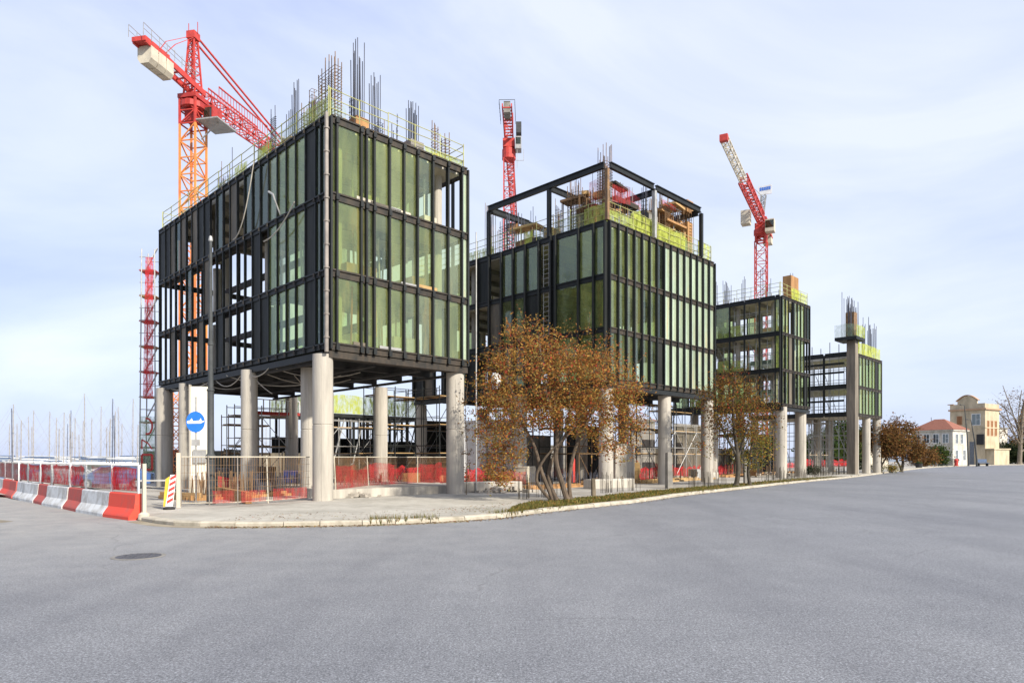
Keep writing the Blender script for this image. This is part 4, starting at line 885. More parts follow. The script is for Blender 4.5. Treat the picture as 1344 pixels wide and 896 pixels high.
# second lattice mast, orange, seen low between the columns
om=thing('lattice_mast','orange lattice mast standing low between the two leftmost columns','mast',(GX(231,60),60,0),R(10))
MB().lattice((0,0,.1),(0,0,7.9),.7,.7,.1,.06,.8).build('lattice',M['orange'],om); MB().box(-.7,.7,-.7,.7,0,.3).build('base',M['concrete'],om)
# stair tower at far left end with red netting
sx,sy=GX(197,50.0),50.0
st=thing('stair_tower','tall white tube stair tower with red netting, left of the nearest block','scaffold tower',(sx,sy,0),R(8))
tp=17.2
for (x,y) in ((-.55,-.5),(.55,-.5),(.55,.7),(-.55,.7)): MB().tube((x,y,.1),(x*.8+.05,y,tp),.045,n=6).build('standard',M['galv'],st)
for i in range(9):
    z=.9+i*1.85
    s=MB(); 
    for d_ in (-.5,.7): s.tube((-.55,d_,z),(.55,d_,z),.035); s.tube((-.55,d_,z+.9),(.55,d_,z+.9),.03)
    s.build('ledger',M['galv'],st)
    MB().box(-.6,.6,-.5,.7,z-.08,z-.04).build('landing',M['timber'] if i%2 else M['red'],st)
    s=MB(); s.bar((-.4,.1,z),(.4,.3,z+1.8),.35,.05); s.build('flight',M['galv'],st)
p,q=Vector((-.05,-.53,6.0)),Vector((.5,-.53,6.0))
MB().add([(-.3,-.54,6.3),(.4,-.54,6.3),(.42,-.54,tp-.6),(-.12,-.54,tp-.6)],[[0,1,2,3]]).build('netting',M['net_red'],st)
def stroke(mb,pts,wd,y): 
    for a,b in zip(pts,pts[1:]): mb.bar((a[0],y,a[1]),(b[0],y,b[1]),wd,.02,up=(0,1,0))
bn=MB().box(-.5,.5,-.56,-.54,.9,5.0).build('banner',M['net_pale'],st)
lt=MB(); stroke(lt,[(-.35,1.1),(.35,1.1),(.35,2.2),(-.35,2.2),(-.35,1.1)],.16,-.58); lt.build('lettering',M['red'],bn)
lt=MB(); stroke(lt,[(-.35,2.6),(-.35,3.3),(.1,3.0),(.35,2.6)],.09,-.58); lt.build('lettering',M['red'],bn)
lt=MB(); stroke(lt,[(-.1,3.7),(.2,3.75),(.35,4.1),(.35,4.5),(.15,4.8),(-.1,4.85)],.13,-.58); lt.build('lettering',M['red'],bn)

# ------------------------------------------------------------------ barriers along the left
bp=[Vector((-11.95,21.75,0)),Vector((-13.6,23.1,0)),Vector((-15.75,25.1,0)),Vector((-17.3,26.6,0)),Vector((-19.4,28.6,0)),Vector((-20.9,30.1,0)),Vector((-22.6,31.7,0)),Vector((-24.2,33.3,0)),Vector((-25.6,34.8,0)),Vector((-27.4,36.7,0)),Vector((-29.2,38.6,0))]
bcol=[('barrier_red','bright red concrete road barrier at the near end of the row'),('barrier_white','clean white road barrier next to the bright red end one'),('barrier_red_old','faded red road barrier between two long white ones'),('barrier_white','white road barrier with a rust stain, fourth from the near end'),('barrier_red_old','scuffed red road barrier in the middle of the row'),('barrier_white','dusty grey white road barrier beyond the middle red one'),('barrier_white','stained pale road barrier with a brown patch, seventh from the near end'),('barrier_red_old','narrow red road barrier, eighth from the near end'),('barrier_red','small red road barrier, ninth from the near end'),('barrier_white','grey white road barrier at the far left edge')]
for i,(a,b) in enumerate(zip(bp,bp[1:])):
    if i>=10: break
    d=(b-a); Ls=d.length; u_=d/Ls
    t=thing('road_barrier',bcol[i][1],'barrier',a,math.atan2(d.y,d.x)+[0,.012,-.015,.02,-.01,.015,-.02,.01,0,.01][i],'red and white barriers in a row at the road edge')
    prof=[(-.32,0),(.32,0),(.32,.1),(.29,.16),(.15,.36),(.11,.8),(.08,.84),(-.08,.84),(-.11,.8),(-.15,.36),(-.29,.16),(-.32,.1)]
    s=MB(); s.prism(prof,(.015,0,0),(Ls-.015,0,0)); s.build('body',M[bcol[i][0]],t)
    s=MB(); s.box(.02,.09,-.03,.03,.84,1.76); s.build('post',M['white_paint'],t)
    if i==0: pass
    s=MB(); s.box(.093,Ls,-.018,.018,1.715,1.75); s.box(.093,Ls,-.018,.018,.9,.93); s.build('rail',M['cream'],t)
    s=MB()
    nx=int(Ls/.09)
    for q in range(1,nx): s.bar((q*Ls/nx,0,.93),(q*Ls/nx,0,1.71),.011)
    for q in range(1,6): s.bar((.09,0,.93+q*.13),(Ls,0,.93+q*.13),.01)
    s.build('mesh',M['galv'],t)
    rr=random.Random(i*3+1); f0=rr.uniform(0,.35); f1=rr.uniform(.7,1)
    netsheet(lambda tt: Vector((lerp(.1+f0*.5,Ls*f1,tt),.03,.92)),Ls*.7,.8,'net_red' if i in(0,2,3,4,5,6) else 'net_red_thin',t,'red_netting',i)
    if i in (0,2,4): netsheet(lambda tt: Vector((lerp(Ls*.66,Ls*.99,tt),.05,.92)),Ls*.3,.8,'net_red',t,'red_netting',i+40)
# end foot and white end post
t=thing('barrier_end_post','white post with lifting lug at the near end of the barrier row','post',(-11.72,21.6,0),R(140))
s=MB(); s.box(-.05,.05,-.05,.05,.12,1.8); s.build('post',M['cream'],t); s=MB(); s.lathe((0,0,0),[(.16,0),(.18,.04),(.16,.2),(.08,.26)],14); s.build('foot',M['cream'],t,True)
# striped delineator on the corner
p=at(222,668)
t=thing('delineator','red and white striped plastic delineator leaning at the pavement corner','delineator',(p.x,p.y,.12),R(20))
s=MB(); s.lathe((0,0,0),[(.2,0),(.2,.06),(.08,.1)],14); s.build('foot',M['tyre'],t)
s=MB(); s.add([(-.12,-.02,.1),(.12,-.02,.1),(.24,-.02,1.25),(.04,-.02,1.25),(-.12,.02,.1),(.12,.02,.1),(.24,.02,1.25),(.04,.02,1.25)],[[0,1,2,3],[7,6,5,4],[0,4,5,1],[1,5,6,2],[2,6,7,3],[3,7,4,0]]); s.build('blade',M['white_paint'],t)
s=MB()
for i in range(5):
    z=.2+i*.21; x0=-.1+z*.125; s.add([(x0,-.024,z),(x0+.2,-.024,z+.12),(x0+.21,-.024,z+.23),(x0+.01,-.024,z+.11)],[[0,1,2,3]])
s.build('stripes',M['red'],t)
s=MB(); s.add([(-.2,.03,.1),(-.14,.03,.1),(.02,.03,1.2),(-.12,.03,1.1)],[[0,1,2,3]]).build('yellow_edge',M['yellow'],t)

# ------------------------------------------------------------------ mesh fence round the yard
def fence_panel(a,b,label,h=1.9,mt='galv',net=None,wire='rebar_rust',dens=.1):
    a,b=Vector(a),Vector(b); d=b-a; Ls=d.length
    t=thing('fence_panel',label,'fence',a,math.atan2(d.y,d.x),'mesh fence panels round the building site'); t.rotation_euler.x=random.uniform(-.05,.05)
    s=MB(); s.tube((0,0,0),(random.uniform(-.05,.05),0,h),.024,n=6); s.build('post',M['pipe'] if Ls<2.2 else M['cream'],t)
    s=MB(); s.tube((0,0,h-.05),(Ls,0,h-.05),.025,n=6); s.tube((0,0,.12),(Ls,0,.12),.02,n=6); s.build('rail',M['cream'],t)
    s=MB(); n=int(Ls/dens)
    for i in range(1,n): s.bar((i*Ls/n,0,.12),(i*Ls/n,0,h-.06),.012)
    for q in range(1,6): s.bar((0,0,.12+q*(h-.2)/6),(Ls,0,.12+q*(h-.2)/6),.01)
    s.build('mesh',M[wire],t)
    if net:
        for (f0,f1,z0,hh,mt2) in net: netsheet(lambda tt: Vector((lerp(f0,f1,tt)*Ls,-.03,z0)),(f1-f0)*Ls,hh,mt2,t,'netting',int(f0*10+Ls*7))
fpts=[at(238,664),at(275,663.5),at(312,662.5),at(352,660),at(408,655.5)]
nm=['first site fence panel beside the grey lamp post','site fence panel just right of the grey lamp post','site fence panel in the middle of the corner run','site fence panel left of the corner column']
for i,(a,b) in enumerate(zip(fpts,fpts[1:])): fence_panel(a,b,nm[i],1.95,net=[(.1,.9,.1,.5,'net_red_thin')] if i else None)
fpts=[at(441,653.5),at(484,646.5),at(548,642),at(606,636)]
nm=['site fence panel with red netting right of the corner column','site fence panel with red netting beside the timber beam','sagging site fence panel left of the right hand column']
for i,(a,b) in enumerate(zip(fpts,fpts[1:])): fence_panel(a,b,nm[i],1.95,net=[(.02,.5,.2,1.4,'net_red_thin'),(.4,.98,.25,1.1,'net_red_thin')])
gp_=thing('gate_post','pale rusty gate post with a short rail at the pavement corner','post',tuple(at(234,666)),R(30))
MB().box(-.07,.07,-.07,.07,0,2.05).build('post',M['cream'],gp_); MB().box(-1.3,-.075,-.03,.03,1.0,1.06).build('rail',M['galv'],gp_); MB().tube((-1.3,0,0),(-1.3,0,1.06),.03).build('stay',M['galv'],gp_)
# red plastic netting runs farther in
def red_run(a,b,label,h=1.1,mt='net_red',seed=0):
    a,b=Vector(a),Vector(b); d=b-a; Ls=d.length
    t=thing('plastic_net_fence',label,'net fence',(a.x,a.y,.112),math.atan2(d.y,d.x),'red plastic net fences in the yard')
    n=max(2,round(Ls/2.2))
    for i in range(n+1): MB().tube((i*Ls/n,0,0),(i*Ls/n,0,h+.12),.018,n=5).build('stake',M['rebar_rust'],t)
    netsheet(lambda tt: Vector((tt*Ls,-.03,.12)),Ls,h-.1,mt,t,'netting',seed,.3)
red_run(at(440,640),at(520,634),'red net fence between the corner column and the inner column',1.5,'net_red_thin',1)
red_run(at(520,631),at(596,629),'red net fence behind the sagging mesh fence',1.3,'net_red',2)
red_run(at(612,635),at(700,628),'red net fence left of the big autumn tree trunk',1.15,'net_red',3)
red_run(at(700,629),at(790,625),'red net fence right behind the big autumn tree trunk',1.1,'net_red_thin',4)
red_run(at(845,624),at(905,619.5),'red net fence between the two right columns of the second block',1.3,'net_red',5)
red_run(at(1000,616),at(1050,614),'red net fence in front of the third block columns',1.1,'net_red',6)
red_run(at(1050,613.5),at(1118,612.5),'bright red net fence in front of the farthest block',1.6,'net_red',7)
red_run(at(616,641),at(690,637),'red net fence nearest the right corner column and red bushes',1.0,'net_red_thin',8)
red_run(at(796,634),at(862,630),'red net fence just behind the long pale concrete block',1.15,'net_red',9)
red_run(at(884,628.5),at(962,622.5),'red net fence just behind the second tree',1.2,'net_red',10)
red_run(at(286,646),at(330,645),'short red net fence deep behind the corner fence',1.0,'net_red',11)
# red upright warning tubes
for (u,v,lab) in [(502,630,'red plastic tube standing on a beam end beside the inner column'),(752,634,'tall bright red plastic post behind the big autumn tree'),(907,623,'red plastic post by the right column of the second block')]:
    p=at(u,v); h=1.5 if u!=752 else 1.9
    t=thing('warning_post',lab,'post',tuple(p),0,'red warning posts in the yard'); s=MB(); s.lathe((0,0,0),[(.16,.08),(.16,h*.3),(.14,h*.32),(.16,h*.36),(.16,h*.9),(.1,h)],14); s.build('tube',M['red'],t,True); MB().lathe((0,0,0),[(.28,0),(.26,.08)],14).build('foot',M['tyre'],t)
# timber beams and stacks
def beam_stack(c, L_, ang, label, n=3, mt='timber', cat='timber beam'):
    t=thing('timber_stack',label,cat,(c.x,c.y,.115),ang)
    for i in range(n): MB().box(-L_/2,L_/2-.1*i,-.12+.0*i,.12,i*.163,i*.163+.155).build('beam',M[mt],t)
beam_stack(at(492,643.5),6.2,math.atan2(at(548,637).y-at(436,651).y,at(548,637).x-at(436,651).x),'long yellow timber beams lying along the fence foot',2)
beam_stack(at(305,656),5.6,R(125),'weathered timber beams behind the corner fence',3,'formwork')
beam_stack(at(236,655),2.8,R(150),'short yellow timber beams behind the barrier end',2)
beam_stack(at(600,631),3,R(25),'low stack of planks left of the right corner column',3)
def bars_row(a,b,n,h,label,mt,seed):
    a,b=Vector(a),Vector(b); d=b-a; rr=random.Random(seed); t=thing('starter_bar_row',label,'rebar',(a.x,a.y,.112),math.atan2(d.y,d.x),'rows of starter bars behind the fences'); Ls=d.length
    s=MB()
    for q in range(n): x=rr.random()*Ls; y=rr.uniform(-.5,.5); s.tube((x,y,0),(x+rr.uniform(-.04,.04),y,h*rr.uniform(.6,1)),.016,n=4)
    s.build('bars',M[mt],t)['kind']='stuff'
    s=MB()
    for q in range(4): s.box(-.1,Ls+.1,-.62+q*.4,-.5+q*.4,.003,.12+.1*(q%2))
    s.build('boards',M['formwork' if seed%2 else 'timber'],t)
bars_row(at(250,656),at(330,652),90,1.3,'row of rusty starter bars right behind the fence by the street lamp','rebar_rust',1)
bars_row(at(330,651),at(400,648),80,1.2,'row of starter bars behind the fence near the blue chest','rebar',2)
bars_row(at(262,644),at(360,640),80,1.6,'dark row of starter bars deeper behind the corner fence','rebar',3)
bars_row(at(445,646),at(530,638),70,1.0,'row of rusty starter bars along the timber beams','rebar_rust',4)
bars_row(at(690,642),at(790,636),70,1.1,'row of thin starter bars behind the tree trunks','rebar',5)
bars_row(at(840,634),at(930,628),70,1.2,'row of rusty starter bars beyond the grey verge post','rebar_rust',6)
bars_row(at(950,626),at(1040,620),60,1.3,'row of starter bars before the third block','rebar_rust',7)
ll=MB(); rr=random.Random(61)
for _ in range(5200):
    j=rr.randint(18,108); off=(rr.gauss(-.12,.18) if rr.random()<.55 else rr.uniform(.3,3.2)); p=kerb_line[j].lerp(kerb_line[j+1],rr.random()); q=kerb_line[j+1]-kerb_line[j]; q=Vector((-q.y,q.x,0)).normalized()
    if -.3<-off<0 and off>0 and off<.3: continue
    p=p+q*off; z=.009 if off<0 else (.145 if off<.3 else .14); s_=rr.uniform(.015,.05); an=rr.random()*6.28
    if j<55 and off>0 and rr.random()<.7: continue
    dx,dy=math.cos(an)*s_,math.sin(an)*s_; ll.add([(p.x-dx,p.y-dy,z),(p.x+dy*.6,p.y-dx*.6,z+.012),(p.x+dx,p.y+dy,z+.02*rr.random()),(p.x-dy*.6,p.y+dx*.6,z+.004)],[[0,1,2,3]])
tag(ll.build('leaf_litter',M['leaf_brown']),kind='stuff')
# blue chest
p=at(386,632.5,.52); t=thing('plastic_chest','bright blue plastic chest on the slab left of the corner column','chest',(p.x,p.y,.523),R(12))
s=MB(); s.box(-.55,.2,-.35,.35,0,.6); s.build('body',M['blue_plastic'],t); MB().box(-.58,.23,-.38,.38,.603,.7).build('lid',M['blue_plastic'],t); MB().box(-.2,.05,-.375,-.353,.15,.42).build('label_plate',M['galv'],t); MB().box(.235,.62,-.3,.3,0,.5).build('side_tank',M['car_grey'],t)
# rubble
def rubble(c, n, rad, label, seed):
    t=thing('rubble_heap',label,'rubble',(c.x,c.y,.112)); rr=random.Random(seed); s=MB()
    for i in range(n):
        a=rr.random()*6.28; r=rad*rr.random()**.6; z=max(0,(1-r/rad))*rad*.18; sz=rr.uniform(.06,.22)
        s.obox((r*math.cos(a)*1.6,r*math.sin(a)),sz,sz*rr.uniform(.5,1),z-.02,z+sz*rr.uniform(.4,.9),rr.random()*3)
    s.build('stones',M['rubble'],t)['kind']='stuff'
rubble(at(570,642),70,1.5,'low heap of broken concrete left of the right corner column',1)
rubble(at(655,645),60,1.4,'rubble heap beside the red leaved bushes',2)
rubble(at(470,652),30,.7,'small scatter of broken stone by the mesh fence foot',3)
rubble(at(880,629),50,1.6,'pale rubble heap by the column of the second block',4)
rubble(at(1010,624),60,2,'pale rubble heap in front of the third block',5)
for (u,v,lab,a) in [(640,645,'low concrete block behind the red leaved bushes',20),(800,640,'long pale concrete block right of the tree trunks',38),(925,628,'low pale concrete wall piece beyond the second tree',45)]:
    p=at(u,v); t=thing('concrete_block',lab,'concrete block',tuple(p),R(a)); s=MB(); s.prism([(-.35,0),(.35,0),(.33,.5),(.28,.56),(-.28,.56),(-.33,.5)],(-1.9,0,0),(1.9,0,0)); s.build('block',M['concrete'],t); s=MB()
    for q in (-1.1,1.1): s.tube((q-.12,0,.56),(q,0,.68),.015); s.tube((q,0,.68),(q+.12,0,.56),.015)
    s.build('lifting_loops',M['rebar_rust'],t)

# ------------------------------------------------------------------ street furniture
p=at(276.5,661)
t=thing('street_lamp','tall dark grey street lamp with a thick stepped base at the pavement corner','street lamp',tuple(p),R(45))
s=MB(); s.lathe((0,0,0),[(.19,0),(.19,.04),(.165,.06),(.155,1.8),(.2,1.84),(.2,1.95),(.15,2.0),(.13,2.05),(.125,4.55),(.15,4.57),(.15,4.62),(.105,4.66),(.095,6.4),(.12,6.42),(.12,6.5),(.085,6.54),(.06,10.6)],18); s.build('pole',M['pole_grey'],t,True)
s=MB(); s.lathe((0,0,0),[(.075,10.61),(.09,10.66),(.06,10.8),(.02,10.84)],12); s.build('cap',M['galv'],t,True)
p=at(257,661.5)
t=thing('road_sign','round blue road sign on a grey post beside the street lamp','road sign',tuple(p),R(12))
s=MB(); s.tube((0,0,0),(0,0,4.3),.035,n=10); s.build('post',M['galv'],t)
s=MB(); n=28
s.add([(.42*math.cos(6.2832*i/n)*.83,-.06,3.3+.42*math.sin(6.2832*i/n)) for i in range(n)]+[(.42*math.cos(6.2832*i/n)*.83,-.04,3.3+.42*math.sin(6.2832*i/n)) for i in range(n)],[list(range(n)),list(range(2*n-1,n-1,-1))]+[[i,n+i,n+(i+1)%n,(i+1)%n] for i in range(n)])
disc=s.build('sign_disc',M['blue_sign'],t)
s=MB()
zs=3.3; s.add([(-.32,-.064,zs-.03),(-.28,-.064,zs-.07),(.2,-.064,zs-.06),(.33,-.064,zs+.02),(.33,-.064,zs+.05),(.24,-.064,zs+.04),(.2,-.064,zs+.16),(.14,-.064,zs+.06),(-.08,-.064,zs+.03),(-.14,-.064,zs+.15),(-.2,-.064,zs+.06),(-.31,-.064,zs+.03)],[list(range(12))]); s.build('sign_symbol',M['white_paint'],disc)
s=MB(); s.box(-.16,.16,-.05,-.03,2.35,2.6); s.build('backing_plate',M['galv'],t)
wp=thing('hoarding','tall narrow white hoarding standing behind the round blue sign','hoarding',(GX(262,36.5),36.5,.112),R(8))
MB().box(-.46,.46,0,.14,0,5.7).build('board',M['cream_light'],wp); s=MB(); s.box(-.54,-.463,-.04,.18,0,5.8); s.box(.463,.54,-.04,.18,0,5.8); s.build('frame',M['concrete'],wp); MB().box(-.3,.35,-.12,-.003,1.6,2.3).build('meter_box',M['galv'],wp)
# manhole
p=Vector((GX(182,13.7),13.7,0))
t=thing('manhole_cover','worn round iron manhole cover sunk in the asphalt on the left','manhole cover',(p.x,p.y,0.002),R(20))
s=MB(); s.lathe((0,0,0),[(.5,.001),(.5,.006),(.42,.007)],36); s.build('rim',M['concrete_dark'],t)
s=MB(); s.lathe((0,0,0),[(.415,.008),(.415,.012),(.4,.014)],36)
for i in range(-4,5):
    for j in range(-4,5):
        if i*i+j*j<16: s.box(i*.085-.025,i*.085+.025,j*.085-.025,j*.085+.025,.0145,.02)
s.build('lid',M['iron'],t)
# globe lamp in the tree's gap and thin pole
p=at(650,636); p=Vector((GX(651,38),38,.115))
t=thing('globe_lamp','park lamp with a white globe showing beside the big autumn tree','street lamp',tuple(p))
s=MB(); s.lathe((0,0,0),[(.12,0),(.1,.5),(.05,.55),(.045,5.9)],12); s.build('pole',M['pole_grey'],t,True); s=MB(); s.ball((0,0,6.25),.3,.3,.38,16,10); s.build('globe',M['globe'],t,True)
p=Vector((GX(625,36.5),36.5,.115)); t=thing('flagpole','thin pale pole rising right of the nearest block','pole',tuple(p)); s=MB(); s.tube((0,0,0),(0,0,14.0),.045,.03,8); s.build('shaft',M['galv'],t); MB().lathe((0,0,0),[(.14,0),(.14,.05)],10).build('base',M['galv'],t)
# white container glimpsed behind the bushes
p=Vector((GX(640,52),52,.112)); t=thing('site_container','white site container behind the bushes left of the big tree','container',tuple(p),R(0))
s=MB()
for i in range(16): s.box(-2.2+i*.275,-2.2+i*.275+.2,-.03,0,.15,4.6)
s.box(-2.2,2.2,.003,2.4,.1,4.7); s.build('body',M['white_paint'],t)
s=MB(); s.box(-.5,.5,-.06,-.033,.2,2.2); s.build('door',M['galv'],t)
# tree guard stakes along the verge
for (u,v,h,lab) in [(779,650,.85,'short dark wooden stake leaning on the verge right of the tree'),(878,640.5,2.2,'grey wooden post on the verge between the two trees'),(978,634.5,1.9,'grey tree stake beside the second tree')]:
    p=at(u,v); t=thing('wooden_stake',lab,'stake',tuple(p),.3); s=MB(); w_=.09 if u!=878 else .17; s.add([(-w_,-w_,0),(w_,-w_,0),(w_,w_,0),(-w_,w_,0),(-w_*.9-.02,-w_*.9,h),(w_*.9-.02,-w_*.9,h-.03),(w_*.9-.02,w_*.9,h),(-w_*.9-.02,w_*.9,h-.05)],[[0,3,2,1],[4,5,6,7],[0,1,5,4],[1,2,6,5],[2,3,7,6],[3,0,4,7]]); s.build('shaft',M['bark'] if u==779 else M['concrete_dark'],t)
# stem cage fences along the footway edge
for i,(u0_,v0_,u1_,v1_) in enumerate([(680,655,735,650),(790,647,840,643),(905,639,950,635.5),(1000,630.5,1060,626),(1065,625.5,1110,621.5)]):
    a,b=at(u0_,v0_),at(u1_,v1_); d=b-a; Ls=d.length; rr=random.Random(i)
    t=thing('dry_stem_row',['dry stems and wires under the big autumn tree','thin dry stems right of the leaning stake','wire stems left of the second tree','dry thin stems past the second tree','grey dry stems near the dark bushes'][i],'dry plants',tuple(a),math.atan2(d.y,d.x))
    s=MB()
    for q in range(int(Ls*11)):
        x=rr.random()*Ls; y=rr.uniform(-.3,.3); h=rr.uniform(.4,1.15); s.bar((x,y,0),(x+rr.uniform(-.05,.05),y,h),.014)
    s.build('stems',M['bark_dark'],t)['kind']='stuff'

# ------------------------------------------------------------------ trees
def tree(name, label, loc, stems, blobs, nclump, nleaf, leaf, ls, bark, seed, spread=.38, cat='tree', r0=.12, droop=0.0, group=None, twig=.02):
    rr=random.Random(seed); t=thing(name,label,cat,tuple(loc),0,group); tr=MB(); nodes_=[]
    for pts,ra in stems:
        P=catmull([Vector(p) for p in pts],4); n=len(P)
        rs=[ra*(1-.62*i/(n-1))*(1+.02*rr.random()) for i in range(n)]; rs[0]*=1.35
        tr.path(P,rs,9)
        for i in range(n//3,n): nodes_.append((P[i],rs[i]))
    tr.build('trunk',M[bark],t,True)
    tot=sum(b[3]*b[4]*b[5] for b in blobs); cl=[]
    for _ in range(nclump):
        x=rr.random()*tot
        for b in blobs:
            x-=b[3]*b[4]*b[5]
            if x<=0: break
        while True:
            v=Vector((rr.uniform(-1,1),rr.uniform(-1,1),rr.uniform(-1,1)))
            if .12<v.length<1: break
        v=v.normalized()*v.length**.55
        cl.append(Vector((b[0]+v.x*b[3],b[1]+v.y*b[4],b[2]+v.z*b[5])))
    top=max(nodes_,key=lambda q:q[0].z)[0]; mid=Vector((0,0,top.z*.7))
    cl.sort(key=lambda c:(c-mid).length); br=MB(); tips=[]
    for c in cl:
        best=min(nodes_,key=lambda q:(q[0]-c).length_squared*(1.0 if q[0].z<c.z+.4 else 1.7))
        a=best[0]; r=max(twig*.35,min(best[1]*.6,twig*2.6)); m_=a.lerp(c,.5)+Vector((rr.uniform(-.15,.15),rr.uniform(-.15,.15),rr.uniform(0,.25)))*min(1.5,(c-a).length)
        br.path([a,m_,c],[r,r*.75,r*.45],5); nodes_.append((m_,r*.75)); nodes_.append((c,r*.5))
    for c in cl[len(cl)//2:]:
        if rr.random()<.35:
            dv=(c-mid).normalized()+Vector((rr.uniform(-.4,.4),rr.uniform(-.4,.4),rr.uniform(0,.9))); e=c+dv*spread*rr.uniform(1.2,2.8)
            br.tube(c,e,twig*.45,twig*.25,4); tips.append((c,e))
    br.build('branches',M[bark],t)
    lf=MB()
    for c in cl:
        k_=int(nleaf*rr.uniform(.35,1.6)); sp=spread*rr.uniform(.7,1.4)
        for _ in range(k_):
            p=c+Vector((rr.gauss(0,sp),rr.gauss(0,sp),rr.gauss(0,sp*.8)-droop*rr.random()))
            s_=ls*rr.uniform(.55,1.35); a=Vector((rr.gauss(0,1),rr.gauss(0,1),rr.gauss(0,.7))).normalized(); b=a.cross(Vector((rr.gauss(0,1),rr.gauss(0,1),rr.gauss(0,1)))).normalized()
            lf.add([p-a*s_,p-b*s_*.5,p+a*s_,p+b*s_*.5],[[0,1,2,3]])
    for c,e in tips:
        for _ in range(max(1,nleaf//4)):
            p=c.lerp(e,rr.random())+Vector((rr.gauss(0,.06),rr.gauss(0,.06),rr.gauss(0,.06)))*(spread/.3); s_=ls*rr.uniform(.5,1.2); a=Vector((rr.gauss(0,1),rr.gauss(0,1),rr.gauss(0,.7))).normalized(); b=a.cross(Vector((rr.gauss(0,1),rr.gauss(0,1),rr.gauss(0,1)))).normalized()
            lf.add([p-a*s_,p-b*s_*.5,p+a*s_,p+b*s_*.5],[[0,1,2,3]])
    lf.build('foliage',M[leaf],t); return t
# big multi-stemmed autumn tree
T1=Vector((GX(734,29.6),29.6,.12))
tree('autumn_tree','large multi-stemmed tree with rust and ochre leaves on the grass verge',T1,
  [([(-.25,.1,0),(-.75,.1,1.2),(-1.1,.0,2.4),(-1.7,.1,3.6),(-2.2,.2,5.2)],.1),([(-.1,0,0),(-.45,.2,1.0),(-.2,.3,2.0),(.3,.3,2.9),(.5,.4,4.4),(.3,.4,6.6)],.095),([(.35,0,0),(.1,-.1,.8),(-.15,-.1,1.8),(-.1,0,3.2),(-.6,.1,4.8),(-.9,.2,7.2)],.13),([(.5,.1,0),(.45,.1,.9),(.7,.2,2.2),(1.3,.1,3.6),(2.0,.2,4.8)],.105),([(-.35,.2,0),(-1.0,-.2,.9),(-.6,-.3,1.9),(.4,-.4,2.9),(1.1,-.6,4.0)],.075)],
  [(-.7,0,5.0,2.8,2.3,1.9),(1.3,0,4.7,2.3,2.1,1.9),(-1.4,.2,6.5,1.6,1.5,1.35),(1.0,.3,6.3,1.7,1.6,1.15),(-2.6,0,3.1,.95,1.3,2.3),(-2.6,0,3.0,.95,1.3,2.2),(-2.4,-.2,2.2,.8,.9,1.4),(2.5,0,3.2,1.1,1.2,1.5),(-2.3,-.2,2.0,.7,.8,1.3),(2.6,.0,3.1,1.15,1.2,1.6),(-2.8,.3,5.2,1.0,1,1.3),(.2,.4,4.2,1.9,1.6,1.2),(1.8,-.4,3.2,1.2,1,1.2)],760,46,'leaf_autumn',.056,'bark_mid',2,.24,r0=.15)
T2=Vector((GX(966,44.5),44.5,.12))
tree('autumn_tree','slimmer darker brown tree farther along the verge with ochre lower leaves',T2,
  [([(0,0,0),(.15,0,1.0),(.1,.1,2.3),(-.1,.1,3.8),(-.2,0,5.6),(0,.1,7.2)],.17),([(.1,.1,1.6),(.6,.2,3.2),(1.0,.2,4.6)],.09),([(.1,.1,2.0),(-.8,.1,3.6),(-1.3,.1,5.0)],.09)],
  [(-.4,0,5.3,2.1,1.9,1.6),(.6,.1,4.6,2.2,1.8,1.6),(0,0,6.6,1.4,1.3,1.0),(-1.8,0,3.0,.9,1,1.2)],360,26,'leaf_brown',.068,'bark_dark',4,.28)
tree('autumn_tree','low olive and ochre leaved tree growing right against the second tree',Vector((GX(984,46.5),46.5,.12)),
  [([(0,0,0),(-.1,0,1),(.1,.1,2.2),(.3,0,3.6)],.13)],[(.1,0,2.7,1.5,1.3,1.7),(.5,0,3.6,1.1,1,1)],100,26,'leaf_olive',.075,'bark_dark',9,.28)
tree('rust_tree','dense rust brown tree at the kerb before the white house',Vector((GX(1155,84),84,.12)),
  [([(0,0,0),(.1,0,1.2),(-.1,0,2.6),(0,0,4.4)],.2),([(0,0,.5),(.8,0,2),(1.4,0,3.6)],.13)],[(0,0,4.3,2.1,2,1.6),(.9,0,3.4,1.9,1.9,1.6)],170,46,'leaf_rust',.15,'bark_dark',14,.42)
tree('rust_tree','second rust brown tree with bare twigs on top, nearest the white house',Vector((GX(1183,88),88,.12)),
  [([(0,0,0),(.2,0,1.2),(.1,0,2.6),(.3,0,4.6)],.2),([(0,0,.4),(-.8,0,2),(-1.2,0,4.0)],.13),([(.1,0,2),(.8,0,3.6),(1.2,0,6.4)],.08)],[(-.1,0,4.3,2.2,2,1.6),(.8,0,3.2,2.0,1.9,1.5),(-1.0,0,3.2,1.5,1.5,1.4),(0,0,5.8,1.6,1,.9)],200,42,'leaf_rust',.15,'bark_dark',17,.42)
